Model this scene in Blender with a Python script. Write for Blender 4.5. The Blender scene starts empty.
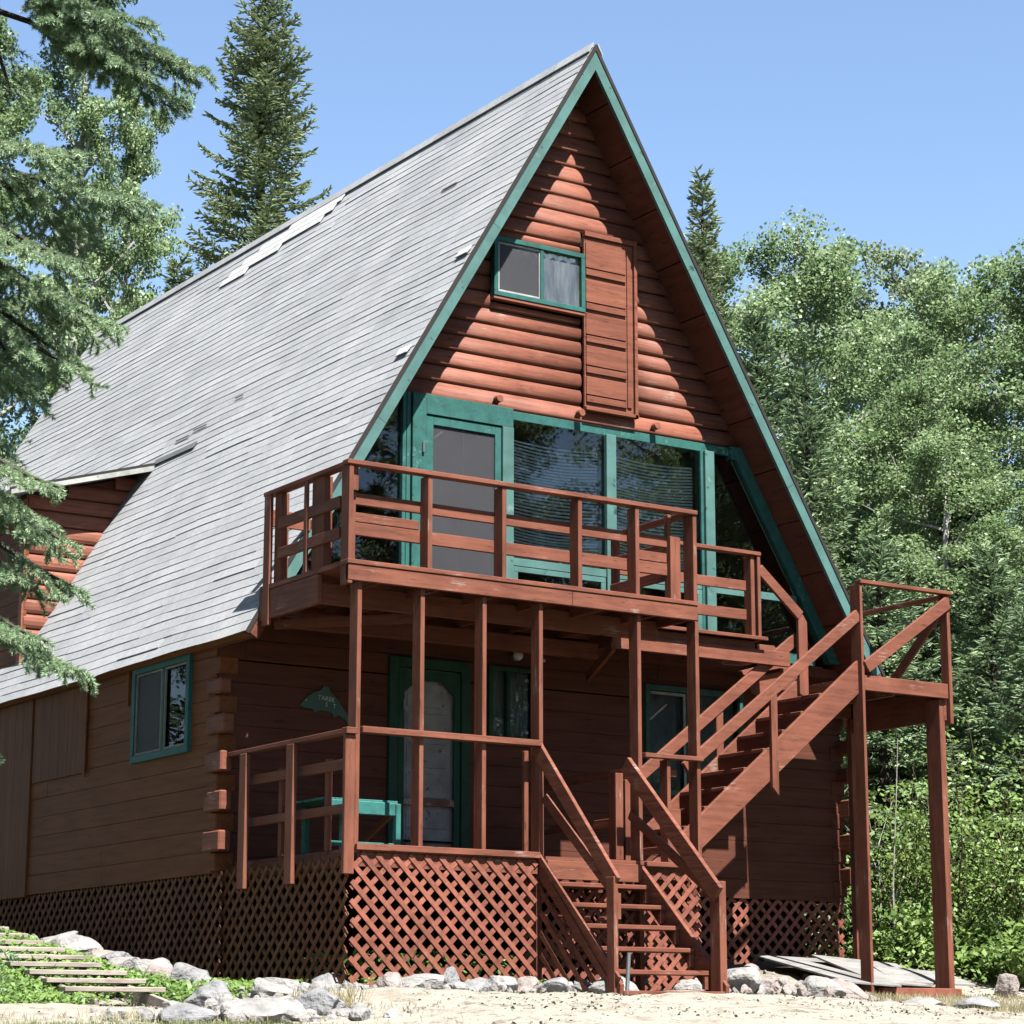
import bpy, math, random
import numpy as np
from mathutils import Vector, Matrix
random.seed(7)
C = bpy.context.scene.collection
R = math.radians
# ------------------------------------------------------------------ helpers
class MB:
    def __init__(s): s.v = []; s.f = []
    def add(s, vs, fs):
        o = len(s.v); s.v += [tuple(map(float, p)) for p in vs]; s.f += [tuple(i + o for i in f) for f in fs]
    def box(s, x0, x1, y0, y1, z0, z1):
        if x0 > x1: x0, x1 = x1, x0
        if y0 > y1: y0, y1 = y1, y0
        if z0 > z1: z0, z1 = z1, z0
        s.add([(x0,y0,z0),(x1,y0,z0),(x1,y1,z0),(x0,y1,z0),(x0,y0,z1),(x1,y0,z1),(x1,y1,z1),(x0,y1,z1)],
              [(0,3,2,1),(4,5,6,7),(0,1,5,4),(1,2,6,5),(2,3,7,6),(3,0,4,7)])
        return s
    def beam(s, p, q, w, h, up=(0,0,1)):
        # a board from p to q; h measured along up, w across
        p = Vector(p); q = Vector(q); d = (q - p).normalized(); u = Vector(up)
        u = (u - d * u.dot(d)).normalized(); r = d.cross(u)
        vs = []
        for c in (p, q):
            for a, b in ((-1,-1),(1,-1),(1,1),(-1,1)): vs.append(c + r*(a*w/2) + u*(b*h/2))
        s.add(vs, [(0,1,2,3),(7,6,5,4),(0,4,5,1),(1,5,6,2),(2,6,7,3),(3,7,4,0)])
        return s
    def prism(s, pts, vec):
        # polygon of 3d points extruded along vec
        n = len(pts); v = Vector(vec)
        vs = [Vector(p) for p in pts] + [Vector(p) + v for p in pts]
        s.add(vs, [tuple(range(n-1,-1,-1)), tuple(range(n,2*n))] + [(i,(i+1)%n,n+(i+1)%n,n+i) for i in range(n)])
        return s
    def tube(s, path, rad, n=8):
        # path of points, rad number or list
        P = [Vector(p) for p in path]; rr = rad if isinstance(rad, (list, tuple)) else [rad]*len(P)
        vs = []
        for i, p in enumerate(P):
            d = (P[min(i+1,len(P)-1)] - P[max(i-1,0)]).normalized()
            a = d.orthogonal().normalized() if abs(d.z) < .9 else d.cross(Vector((0,1,0))).normalized()
            b = d.cross(a)
            for k in range(n):
                t = 2*math.pi*k/n; vs.append(p + (a*math.cos(t) + b*math.sin(t))*rr[i])
        fs = [(i*n+k, i*n+(k+1)%n, (i+1)*n+(k+1)%n, (i+1)*n+k) for i in range(len(P)-1) for k in range(n)]
        fs += [tuple(range(n-1,-1,-1)), tuple((len(P)-1)*n+k for k in range(n))]
        s.add(vs, fs); return s
    def build(s, name, mat, parent=None, bevel=0, smooth=False, recalc=True):
        off = root_loc(parent)
        me = bpy.data.meshes.new(name)
        me.from_pydata([(x-off[0],y-off[1],z-off[2]) for x,y,z in s.v], [], s.f)
        if recalc:
            import bmesh
            bm = bmesh.new(); bm.from_mesh(me); bmesh.ops.recalc_face_normals(bm, faces=bm.faces); bm.to_mesh(me); bm.free()
        me.update(); me.materials.append(mat)
        if smooth: me.polygons.foreach_set('use_smooth', [True]*len(me.polygons))
        o = bpy.data.objects.new(name, me); C.objects.link(o)
        if parent: o.parent = parent
        if bevel:
            m = o.modifiers.new('bevel', 'BEVEL'); m.width = bevel; m.segments = 1; m.limit_method = 'ANGLE'
        return o
def root_loc(p):
    if p is None: return (0,0,0)
    while p.parent: p = p.parent
    return tuple(p.location)
def tag(o, label=None, cat=None, group=None, kind=None):
    for k, v in (('label',label),('category',cat),('group',group),('kind',kind)):
        if v: o[k] = v
    return o
def thing(name, label, cat, loc=(0,0,0), group=None):
    o = bpy.data.objects.new(name, None); C.objects.link(o); o.location = loc; o.empty_display_size = .2
    return tag(o, label, cat, group)
def bx(name, mat, parent, *b, bevel=.004):
    return MB().box(*b).build(name, mat, parent, bevel=bevel)
def npmesh(name, verts, k, mat, parent=None, off=(0,0,0)):
    # verts (N*k,3) array of separate k-gons
    me = bpy.data.meshes.new(name); n = len(verts)//k
    v = (np.asarray(verts, dtype=np.float32) - np.array(off, dtype=np.float32)).astype(np.float32)
    me.vertices.add(len(v)); me.vertices.foreach_set('co', v.ravel())
    me.loops.add(n*k); me.loops.foreach_set('vertex_index', np.arange(n*k, dtype=np.int32))
    me.polygons.add(n); me.polygons.foreach_set('loop_start', np.arange(0, n*k, k, dtype=np.int32))
    me.update(calc_edges=True); me.materials.append(mat)
    o = bpy.data.objects.new(name, me); C.objects.link(o)
    if parent: o.parent = parent
    return o
# ------------------------------------------------------------------ materials
def newmat(name):
    m = bpy.data.materials.new(name); m.use_nodes = True
    nt = m.node_tree; b = nt.nodes['Principled BSDF']; return m, nt, b
def N(nt, t, **kw):
    n = nt.nodes.new(t)
    for k, v in kw.items():
        if k in n.inputs: n.inputs[k].default_value = v
        else: setattr(n, k, v)
    return n
def ramp(nt, stops):
    r = nt.nodes.new('ShaderNodeValToRGB'); e = r.color_ramp.elements
    while len(e) < len(stops): e.new(.5)
    for el, (p, c) in zip(e, stops): el.position = p; el.color = (*c, 1) if len(c) == 3 else c
    return r
ALB = .35        # the photograph is exposed bright: one albedo scale for all hand-picked colours
def sc(c, k): return tuple(min(1, x*k) for x in c)
def paint(name, col, worn=None, grain=(3,3,40), rough=.62, var=.25, bump=.25, wear=.62, blotch=1.7, spec=.18):
    """stained or painted wood: board to board variation, blotches, fine grain, worn flecks"""
    m, nt, b = newmat(name); L = nt.links.new; col = sc(col, ALB); worn = sc(worn, ALB) if worn else None
    tc = N(nt, 'ShaderNodeTexCoord'); geo = N(nt, 'ShaderNodeNewGeometry')
    mp = N(nt, 'ShaderNodeMapping'); mp.inputs['Scale'].default_value = grain; L(tc.outputs['Object'], mp.inputs['Vector'])
    n1 = N(nt, 'ShaderNodeTexNoise', Scale=blotch, Detail=6.0, Roughness=.65); L(tc.outputs['Object'], n1.inputs['Vector'])
    n2 = N(nt, 'ShaderNodeTexNoise', Scale=1.0, Detail=5.0, Roughness=.6); L(mp.outputs[0], n2.inputs['Vector'])
    r1 = ramp(nt, [(.3, sc(col, 1-var)), (.7, sc(col, 1+var*.7))]); L(n1.outputs['Fac'], r1.inputs[0])
    hsv = N(nt, 'ShaderNodeHueSaturation'); L(r1.outputs[0], hsv.inputs['Color'])
    mr = N(nt, 'ShaderNodeMapRange'); mr.inputs['To Min'].default_value = 1-var*.55; mr.inputs['To Max'].default_value = 1+var*.55
    L(geo.outputs['Random Per Island'], mr.inputs['Value']); L(mr.outputs[0], hsv.inputs['Value'])
    mx = N(nt, 'ShaderNodeMix', data_type='RGBA'); mx.blend_type = 'MULTIPLY'; mx.inputs[0].default_value = .8
    r2 = ramp(nt, [(.28, (.55,.53,.51)), (.58, (1,1,1))]); L(n2.outputs['Fac'], r2.inputs[0])
    L(hsv.outputs[0], mx.inputs[6]); L(r2.outputs[0], mx.inputs[7]); out = mx.outputs[2]
    mp5 = N(nt, 'ShaderNodeMapping'); mp5.inputs['Scale'].default_value = tuple(g*2.2 for g in grain); L(tc.outputs['Object'], mp5.inputs['Vector'])
    n5 = N(nt, 'ShaderNodeTexNoise', Scale=1.6, Detail=3.0, Roughness=.5); L(mp5.outputs[0], n5.inputs['Vector'])
    r5 = ramp(nt, [(.29,(.38,.34,.32)),(.345,(1,1,1))]); L(n5.outputs['Fac'], r5.inputs[0])
    m5 = N(nt, 'ShaderNodeMix', data_type='RGBA'); m5.blend_type = 'MULTIPLY'; m5.inputs[0].default_value = 1; L(out, m5.inputs[6]); L(r5.outputs[0], m5.inputs[7]); out = m5.outputs[2]
    if worn:
        n3 = N(nt, 'ShaderNodeTexNoise', Scale=2.2, Detail=9.0, Roughness=.75); L(mp.outputs[0], n3.inputs['Vector'])
        n4 = N(nt, 'ShaderNodeTexNoise', Scale=3.1, Detail=3.0); L(tc.outputs['Object'], n4.inputs['Vector'])
        ad = N(nt, 'ShaderNodeMath', operation='MULTIPLY_ADD'); L(n3.outputs['Fac'], ad.inputs[0]); ad.inputs[1].default_value = .55
        mu = N(nt, 'ShaderNodeMath', operation='MULTIPLY'); L(n4.outputs['Fac'], mu.inputs[0]); mu.inputs[1].default_value = .45; L(mu.outputs[0], ad.inputs[2])
        r3 = ramp(nt, [(wear-.02, (0,0,0)), (wear+.06, (1,1,1))]); L(ad.outputs[0], r3.inputs[0])
        m2 = N(nt, 'ShaderNodeMix', data_type='RGBA'); L(r3.outputs[0], m2.inputs[0]); L(out, m2.inputs[6]); m2.inputs[7].default_value = (*worn, 1); out = m2.outputs[2]
    L(out, b.inputs['Base Color']); b.inputs['Roughness'].default_value = rough; b.inputs['Specular IOR Level'].default_value = spec
    bp = N(nt, 'ShaderNodeBump', Strength=bump, Distance=.01); L(n2.outputs['Fac'], bp.inputs['Height']); L(bp.outputs[0], b.inputs['Normal'])
    return m
STAIN = (.27, .098, .062)
M = {}
M['stain']   = paint('red_stain', STAIN, worn=(.44,.33,.28), grain=(2,2,22), wear=.602, spec=.10)
M['stain_v'] = paint('red_stain_upright', STAIN, worn=(.44,.33,.28), grain=(24,24,2), wear=.602, spec=.10)
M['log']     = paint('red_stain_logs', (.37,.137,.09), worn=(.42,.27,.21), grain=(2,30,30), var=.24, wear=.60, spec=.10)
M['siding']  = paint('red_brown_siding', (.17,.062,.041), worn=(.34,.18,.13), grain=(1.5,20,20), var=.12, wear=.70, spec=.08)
M['siding_side'] = paint('shade_browned_side_siding', (.275,.10,.040), worn=(.34,.17,.09), grain=(20,1.5,20), var=.07, wear=.70, spec=.06)  # same stain as the front, browned to carry the left wall's shade and bounce
M['plank']   = paint('brown_vertical_planks', (.25,.095,.040), grain=(20,20,1.2), var=.10, spec=.06)
M['loft'] = paint('red_stain_loft_door', sc(STAIN,1.18), grain=(2,2,22), var=.14, spec=.08)
M['soffit']  = paint('soffit_boards', (.20,.07,.045), grain=(12,2,12), var=.16, spec=.08)
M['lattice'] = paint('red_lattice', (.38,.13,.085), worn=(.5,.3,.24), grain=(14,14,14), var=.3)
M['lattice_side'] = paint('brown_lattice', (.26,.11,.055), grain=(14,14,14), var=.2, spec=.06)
M['teal']    = paint('teal_paint', (.035,.165,.145), worn=(.24,.45,.38), grain=(9,9,9), var=.14, wear=.62, rough=.6)
M['teal_pale'] = paint('pale_teal_paint', (.105,.245,.225), worn=(.32,.42,.39), grain=(3,3,3), var=.12, wear=.62, rough=.65)
M['green']   = paint('dark_green_paint', (.018,.085,.052), grain=(9,9,9), var=.15)
M['bareTrim'] = paint('bare_white_trim', (.55,.56,.52), worn=(.1,.3,.25), grain=(5,5,5), var=.15, wear=.6)
M['lumber']  = paint('weathered_lumber', (.50,.43,.37), worn=(.3,.22,.16), grain=(4,30,30), var=.3, wear=.62)
M['old_ply'] = paint('grey_weathered_boards', (.36,.35,.335), worn=(.3,.27,.25), grain=(4,12,12), var=.2, wear=.6)
M['inside_wood'] = paint('varnished_inside_wood', (.30,.13,.05), grain=(3,20,20), var=.2)
M['white']   = paint('off_white_paint', (.58,.58,.56), grain=(5,5,5), var=.06, bump=.08)
M['grey_door'] = paint('grey_white_door', (.42,.43,.44), grain=(5,5,5), var=.08, bump=.08)
M['bark']    = paint('grey_bark', (.16,.13,.10), grain=(14,14,3), var=.4, bump=.8)
M['dark_bark'] = paint('dark_spruce_bark', (.07,.05,.038), grain=(14,14,3), var=.4, bump=.8)
M['birch_bark'] = paint('white_birch_bark', (.58,.56,.50), worn=(.05,.045,.04), grain=(3,3,16), var=.12, wear=.6)
M['twig']    = paint('brown_twig', (.20,.13,.085), grain=(20,20,20), var=.3)
def plain(name, col, rough=.6, metal=0, spec=.5):
    m, nt, b = newmat(name); L = nt.links.new; col = sc(col, ALB)
    tc = N(nt, 'ShaderNodeTexCoord'); n = N(nt, 'ShaderNodeTexNoise', Scale=9.0, Detail=4.0); L(tc.outputs['Object'], n.inputs['Vector'])
    r = ramp(nt, [(.3, sc(col,.85)), (.7, sc(col,1.12))]); L(n.outputs['Fac'], r.inputs[0]); L(r.outputs[0], b.inputs['Base Color'])
    b.inputs['Roughness'].default_value = rough; b.inputs['Metallic'].default_value = metal; b.inputs['Specular IOR Level'].default_value = spec
    return m
M['dark'] = plain('dark_void', (.012,.011,.010), .9, spec=.1)  # near-black, mostly paints the shade of unlit rooms and hollows
M['metal'] = plain('dull_metal', (.45,.46,.46), .35, .8)
M['asphalt_edge'] = plain('black_roof_edge', (.035,.030,.028), .85, spec=.2)
M['curtain'] = plain('dark_curtain', (.20,.22,.25), .9)
M['curtain_light'] = plain('light_curtain', (.22,.28,.31), .9)
M['blind'] = plain('blind_slat', (.62,.68,.64), .6)
M['lampglass'] = plain('white_lamp_glass', (.8,.8,.78), .3)
M['letters'] = plain('white_letters', (.75,.75,.7), .6)
M['fish'] = plain('dark_green_fish_paint', (.02,.10,.07), .5)
M['screen_mesh'] = None
def glass(name, tint=(.9,.93,.93), refl=1.0, dirt=.0):
    m, nt, b = newmat(name); L = nt.links.new; out = nt.nodes['Material Output']; nt.nodes.remove(b)
    fr = N(nt, 'ShaderNodeFresnel', IOR=1.42); tr = N(nt, 'ShaderNodeBsdfTransparent'); tr.inputs[0].default_value = (*tint, 1)
    gl = N(nt, 'ShaderNodeBsdfGlossy', Roughness=.012); gl.inputs[0].default_value = (refl, refl, refl, 1)
    tc = N(nt, 'ShaderNodeTexCoord'); n = N(nt, 'ShaderNodeTexNoise', Scale=1.3, Detail=1.0); L(tc.outputs['Object'], n.inputs['Vector'])
    bp = N(nt, 'ShaderNodeBump', Strength=.06, Distance=.05); L(n.outputs['Fac'], bp.inputs['Height']); L(bp.outputs[0], gl.inputs['Normal'])
    mx = N(nt, 'ShaderNodeMixShader'); L(fr.outputs[0], mx.inputs[0]); L(tr.outputs[0], mx.inputs[1]); L(gl.outputs[0], mx.inputs[2])
    last = mx
    if dirt:
        df = N(nt, 'ShaderNodeBsdfDiffuse'); df.inputs[0].default_value = (.15,.165,.175,1)
        n2 = N(nt, 'ShaderNodeTexNoise', Scale=5.0, Detail=8.0, Roughness=.7)
        mp = N(nt, 'ShaderNodeMapping'); mp.inputs['Scale'].default_value = (2.5,2.5,.5); L(tc.outputs['Object'], mp.inputs[0]); L(mp.outputs[0], n2.inputs['Vector'])
        r = ramp(nt, [(.38,(dirt*.35,)*3),(.7,(dirt,)*3)]); L(n2.outputs['Fac'], r.inputs[0])
        m2 = N(nt, 'ShaderNodeMixShader'); L(r.outputs[0], m2.inputs[0]); L(mx.outputs[0], m2.inputs[1]); L(df.outputs[0], m2.inputs[2]); last = m2
    L(last.outputs[0], out.inputs[0]); return m
M['glass'] = glass('window_glass', refl=.8)
M['glass_dusty'] = glass('dusty_glass', dirt=.5)
def screenm(name, col, cover):
    m, nt, b = newmat(name); L = nt.links.new; out = nt.nodes['Material Output']
    b.inputs['Base Color'].default_value = (*col,1); b.inputs['Roughness'].default_value = .7
    tc = N(nt, 'ShaderNodeTexCoord'); n = N(nt, 'ShaderNodeTexNoise', Scale=3.0, Detail=5.0); L(tc.outputs['Object'], n.inputs['Vector'])
    r = ramp(nt, [(.3,(cover*.85,)*3),(.7,(min(1,cover*1.15),)*3)]); L(n.outputs['Fac'], r.inputs[0])
    t = N(nt, 'ShaderNodeBsdfTransparent'); mx = N(nt, 'ShaderNodeMixShader'); L(r.outputs[0], mx.inputs[0]); L(t.outputs[0], mx.inputs[1]); L(b.outputs[0], mx.inputs[2]); L(mx.outputs[0], out.inputs[0])
    return m
M['screen'] = screenm('insect_screen', (.012,.012,.016), .62)
def shingles():
    m, nt, b = newmat('grey_asphalt_shingles'); L = nt.links.new
    tc = N(nt, 'ShaderNodeTexCoord'); geo = N(nt, 'ShaderNodeNewGeometry')
    n1 = N(nt, 'ShaderNodeTexNoise', Scale=.9, Detail=6.0, Roughness=.6)
    mp = N(nt, 'ShaderNodeMapping'); mp.inputs['Scale'].default_value = (1.6,1.6,.5); L(tc.outputs['Object'], mp.inputs[0]); L(mp.outputs[0], n1.inputs['Vector'])
    r1 = ramp(nt, [(.3,(.145,.150,.158)),(.5,(.168,.173,.180)),(.72,(.190,.193,.198))]); L(n1.outputs['Fac'], r1.inputs[0])
    n2 = N(nt, 'ShaderNodeTexNoise', Scale=14.0, Detail=6.0, Roughness=.8); L(tc.outputs['Object'], n2.inputs['Vector'])
    r2 = ramp(nt, [(.3,(.80,.80,.81)),(.65,(1.1,1.1,1.08))]); L(n2.outputs['Fac'], r2.inputs[0])
    mx = N(nt, 'ShaderNodeMix', data_type='RGBA'); mx.blend_type = 'MULTIPLY'; mx.inputs[0].default_value = 1; L(r1.outputs[0], mx.inputs[6]); L(r2.outputs[0], mx.inputs[7])
    hs = N(nt, 'ShaderNodeHueSaturation'); mr = N(nt, 'ShaderNodeMapRange'); mr.inputs['To Min'].default_value = .90; mr.inputs['To Max'].default_value = 1.08
    L(geo.outputs['Random Per Island'], mr.inputs[0]); L(mr.outputs[0], hs.inputs['Value']); L(mx.outputs[2], hs.inputs['Color']); L(hs.outputs[0], b.inputs['Base Color'])
    b.inputs['Roughness'].default_value = .9; b.inputs['Specular IOR Level'].default_value = .2
    bp = N(nt, 'ShaderNodeBump', Strength=.5, Distance=.006); n3 = N(nt, 'ShaderNodeTexNoise', Scale=160.0, Detail=2.0); L(tc.outputs['Object'], n3.inputs['Vector']); L(n3.outputs['Fac'], bp.inputs['Height']); L(bp.outputs[0], b.inputs['Normal'])
    return m
M['shingle'] = shingles()
M['new_shingle'] = plain('newer_pale_shingle', (.70,.70,.69), .9, spec=.2)
def leafmat(name, cols, trans=.42, rough=.5, pos=(0,.35,.7,1), spec=.25):
    m, nt, b = newmat(name); L = nt.links.new; out = nt.nodes['Material Output']; cols = [sc(c, .62 if 'leaves' in name else .60 if name != 'near_spruce_needles' else .55) for c in cols]
    geo = N(nt, 'ShaderNodeNewGeometry'); tc = N(nt, 'ShaderNodeTexCoord')
    n = N(nt, 'ShaderNodeTexNoise', Scale=.9, Detail=4.0, Roughness=.6); L(tc.outputs['Object'], n.inputs['Vector'])
    ad = N(nt, 'ShaderNodeMath', operation='MULTIPLY_ADD'); L(geo.outputs['Random Per Island'], ad.inputs[0]); ad.inputs[1].default_value = .5
    mu = N(nt, 'ShaderNodeMath', operation='MULTIPLY_ADD'); L(n.outputs['Fac'], mu.inputs[0]); mu.inputs[1].default_value = 1.5; mu.inputs[2].default_value = -.45; L(mu.outputs[0], ad.inputs[2])
    r = ramp(nt, list(zip(pos, cols))); L(ad.outputs[0], r.inputs[0])
    L(r.outputs[0], b.inputs['Base Color']); b.inputs['Roughness'].default_value = rough; b.inputs['Specular IOR Level'].default_value = spec
    t = N(nt, 'ShaderNodeBsdfTranslucent'); hs = N(nt, 'ShaderNodeHueSaturation', Saturation=.95, Value=1.25); hs.inputs['Hue'].default_value = .485; L(r.outputs[0], hs.inputs['Color']); L(hs.outputs[0], t.inputs[0])
    mx = N(nt, 'ShaderNodeMixShader'); mx.inputs[0].default_value = trans; L(b.outputs[0], mx.inputs[1]); L(t.outputs[0], mx.inputs[2]); L(mx.outputs[0], out.inputs[0])
    return m
M['poplar'] = leafmat('poplar_leaves', [(.052,.095,.042),(.13,.21,.085),(.215,.315,.135),(.37,.45,.27)])
M['poplar_far'] = leafmat('far_poplar_leaves', [(.10,.155,.08),(.165,.235,.12),(.24,.315,.17),(.36,.42,.29)])
M['shrub'] = leafmat('shrub_leaves', [(.04,.085,.02),(.11,.19,.045),(.20,.31,.075),(.34,.44,.17)])
M['spruce'] = leafmat('spruce_needles', [(.11,.16,.08),(.21,.275,.14),(.31,.38,.20),(.43,.48,.29)], trans=.12)
M['spruce_blue'] = leafmat('blue_green_needles', [(.10,.165,.085),(.18,.27,.14),(.26,.36,.19),(.36,.46,.26)], trans=.15)
M['needle'] = leafmat('near_spruce_needles', [(.12,.20,.11),(.23,.34,.19),(.34,.47,.27),(.50,.62,.38)], trans=.2, pos=(.1,.4,.7,1))
M['weed'] = leafmat('weed_leaves', [(.06,.13,.03),(.12,.22,.05),(.18,.30,.07),(.25,.36,.12)])
M['grass'] = leafmat('grass_blades', [(.09,.14,.04),(.16,.22,.07),(.24,.29,.11),(.36,.36,.2)])
M['dry'] = leafmat('dry_grass_blades', [(.22,.19,.11),(.32,.28,.16),(.40,.36,.2),(.30,.34,.14)])
def rockm(name, a, b_):
    m, nt, b = newmat(name); L = nt.links.new
    tc = N(nt, 'ShaderNodeTexCoord'); a = sc(a,.27); b_ = sc(b_,.29); n = N(nt, 'ShaderNodeTexNoise', Scale=3.5, Detail=9.0, Roughness=.7); L(tc.outputs['Object'], n.inputs['Vector'])
    r = ramp(nt, [(.3,sc(a,.38)),(.47,a),(.7,b_)]); L(n.outputs['Fac'], r.inputs[0]); L(r.outputs[0], b.inputs['Base Color']); b.inputs['Roughness'].default_value = .9
    n2 = N(nt, 'ShaderNodeTexNoise', Scale=30.0, Detail=6.0); L(tc.outputs['Object'], n2.inputs['Vector'])
    bp = N(nt, 'ShaderNodeBump', Strength=.9, Distance=.03); L(n2.outputs['Fac'], bp.inputs['Height']); L(bp.outputs[0], b.inputs['Normal']); return m
M['rock_grey'] = rockm('grey_rock', (.34,.34,.35), (.52,.52,.52))
M['rock_pale'] = rockm('pale_rock', (.44,.42,.40), (.62,.60,.57))
M['gravel'] = rockm('gravel', (.36,.32,.26), (.50,.46,.38))
M['rock_pink'] = rockm('pinkish_rock', (.44,.36,.33), (.60,.53,.49))
def groundm():
    m, nt, b = newmat('ground_sand_and_soil'); L = nt.links.new
    tc = N(nt, 'ShaderNodeTexCoord'); geo = N(nt, 'ShaderNodeNewGeometry'); sx = N(nt, 'ShaderNodeSeparateXYZ'); L(geo.outputs['Position'], sx.inputs[0])
    n = N(nt, 'ShaderNodeTexNoise', Scale=1.6, Detail=10.0, Roughness=.7); L(tc.outputs['Object'], n.inputs['Vector'])
    sand = ramp(nt, [(.3,(.10,.085,.06)),(.45,(.19,.172,.138)),(.72,(.24,.225,.195))]); L(n.outputs['Fac'], sand.inputs[0])
    soil = ramp(nt, [(.3,(.018,.016,.009)),(.55,(.036,.036,.016)),(.8,(.054,.06,.024))]); L(n.outputs['Fac'], soil.inputs[0])
    nl = N(nt, 'ShaderNodeTexNoise', Scale=4.5, Detail=12.0, Roughness=.82); L(tc.outputs['Object'], nl.inputs['Vector'])
    rl = ramp(nt, [(.40,(1,1,1)),(.47,(0,0,0))]); L(nl.outputs['Fac'], rl.inputs[0])
    ml = N(nt, 'ShaderNodeMix', data_type='RGBA'); L(rl.outputs[0], ml.inputs[0]); L(sand.outputs[0], ml.inputs[6]); ml.inputs[7].default_value = (.085,.066,.045,1)
    # soil behind the house line, sand in front
    mr = N(nt, 'ShaderNodeMapRange'); L(sx.outputs['Y'], mr.inputs[0]); mr.inputs['From Min'].default_value = 1.0; mr.inputs['From Max'].default_value = 2.6
    ad = N(nt, 'ShaderNodeMath', operation='ADD'); L(mr.outputs[0], ad.inputs[0]); mu = N(nt, 'ShaderNodeMath', operation='MULTIPLY_ADD'); L(n.outputs['Fac'], mu.inputs[0]); mu.inputs[1].default_value = 1.2; mu.inputs[2].default_value = -.6; L(mu.outputs[0], ad.inputs[1])
    cl = N(nt, 'ShaderNodeClamp'); L(ad.outputs[0], cl.inputs[0])
    mx = N(nt, 'ShaderNodeMix', data_type='RGBA'); L(cl.outputs[0], mx.inputs[0]); L(ml.outputs[2], mx.inputs[6]); L(soil.outputs[0], mx.inputs[7]); 
    # mown lawn further out from the sandy strip
    lawn = ramp(nt, [(.3,(.015,.024,.008)),(.55,(.028,.04,.013)),(.8,(.045,.054,.02))]); L(n.outputs['Fac'], lawn.inputs[0])
    m4 = N(nt, 'ShaderNodeMapRange'); L(sx.outputs['Y'], m4.inputs[0]); m4.inputs['From Min'].default_value = -4.6; m4.inputs['From Max'].default_value = -5.6
    a4 = N(nt, 'ShaderNodeMath', operation='ADD'); L(m4.outputs[0], a4.inputs[0]); L(mu.outputs[0], a4.inputs[1]); c4 = N(nt, 'ShaderNodeClamp'); L(a4.outputs[0], c4.inputs[0])
    m5 = N(nt, 'ShaderNodeMix', data_type='RGBA'); L(c4.outputs[0], m5.inputs[0]); L(mx.outputs[2], m5.inputs[6]); L(lawn.outputs[0], m5.inputs[7])
    L(m5.outputs[2], b.inputs['Base Color']); b.inputs['Roughness'].default_value = .95
    bp = N(nt, 'ShaderNodeBump', Strength=.8, Distance=.05); n2 = N(nt, 'ShaderNodeTexNoise', Scale=18.0, Detail=8.0, Roughness=.75); L(tc.outputs['Object'], n2.inputs['Vector']); L(n2.outputs['Fac'], bp.inputs['Height']); L(bp.outputs[0], b.inputs['Normal'])
    return m
M['ground'] = groundm()
# ------------------------------------------------------------------ camera, light, sky
cam = bpy.data.cameras.new('camera'); cam.sensor_width = 36; cam.lens = 2361.38/1024*36; cam.clip_end = 600
co = bpy.data.objects.new('camera', cam); C.objects.link(co)
yaw, pit, rol = .583835, .215154, .001559
fw = Vector((math.sin(yaw)*math.cos(pit), math.cos(yaw)*math.cos(pit), math.sin(pit)))
rt = Vector((math.cos(yaw), -math.sin(yaw), 0)); up = rt.cross(fw)
r2 = rt*math.cos(rol) + up*math.sin(rol); u2 = -rt*math.sin(rol) + up*math.cos(rol)
mw = Matrix((r2, u2, -fw)).transposed().to_4x4(); mw.translation = (-10.0486, -17.5726, 0); co.matrix_world = mw
S = bpy.context.scene; S.camera = co
SUN_EL, SUN_AZ = R(58), R(-2.5)          # azimuth measured from -Y towards +X
sd = Vector((math.sin(SUN_AZ)*math.cos(SUN_EL), -math.cos(SUN_AZ)*math.cos(SUN_EL), math.sin(SUN_EL)))
sl = bpy.data.lights.new('sun', 'SUN'); sl.energy = 5.0; sl.angle = R(.5); sl.color = (1,.965,.91)
so = bpy.data.objects.new('sun', sl); C.objects.link(so); so.rotation_euler = (-sd).to_track_quat('-Z','Y').to_euler()
w = bpy.data.worlds.new('World'); S.world = w; w.use_nodes = True
sk = w.node_tree.nodes.new('ShaderNodeTexSky'); sk.sky_type = 'NISHITA'; sk.sun_disc = False
sk.sun_elevation = SUN_EL; sk.sun_rotation = R(180) - SUN_AZ; sk.altitude = 600; sk.air_density = 1.0; sk.dust_density = .1; sk.ozone_density = 1.1
w.node_tree.links.new(sk.outputs[0], w.node_tree.nodes['Background'].inputs[0]); w.node_tree.nodes['Background'].inputs[1].default_value = .05
vs = S.view_settings; vs.view_transform = 'Standard'; vs.look = 'None'; vs.exposure = 2.34; vs.gamma = 1
# ------------------------------------------------------------------ ground
def sst(a, b, x):
    t = np.clip((x-a)/(b-a), 0, 1); return t*t*(3-2*t)
def gz(x, y):
    x = np.asarray(x, float); y = np.asarray(y, float)
    z = .30 + 0*x
    z = z + sst(3,6,x)*np.clip((y-.5)*.2, 0, .42)
    left = sst(.3,-1.7,x)
    z = z + left*np.clip((y-1.05)*.17, 0, 1.3)
    z = z - .15*sst(0,-1.6,x)*sst(4.5,0,y) - .13*sst(4.2,5.6,x)*sst(.42,-.8,y)
    u = np.clip(-.9-y, 0, 60); z = z - .07*u - .003*np.minimum(u,22)**2
    z = z + sst(9,40,np.hypot(x-3,y-6))*.5*(y>0)
    return z
def gzf(x, y): return float(gz(x, y))
def axis_pts(a, b, lo, hi, fine, coarse):
    p = [a]
    while p[-1] < b:
        s = fine if lo < p[-1] < hi else coarse*(1+.04*min(abs(p[-1]-lo),abs(p[-1]-hi))); p.append(p[-1]+s)
    return np.array(p)
xs = axis_pts(-260, 260, -6, 12, .15, 1.5); ys = axis_pts(-120, 300, -7, 9, .15, 1.5)
X, Y = np.meshgrid(xs, ys); rng = np.random.default_rng(3)
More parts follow.
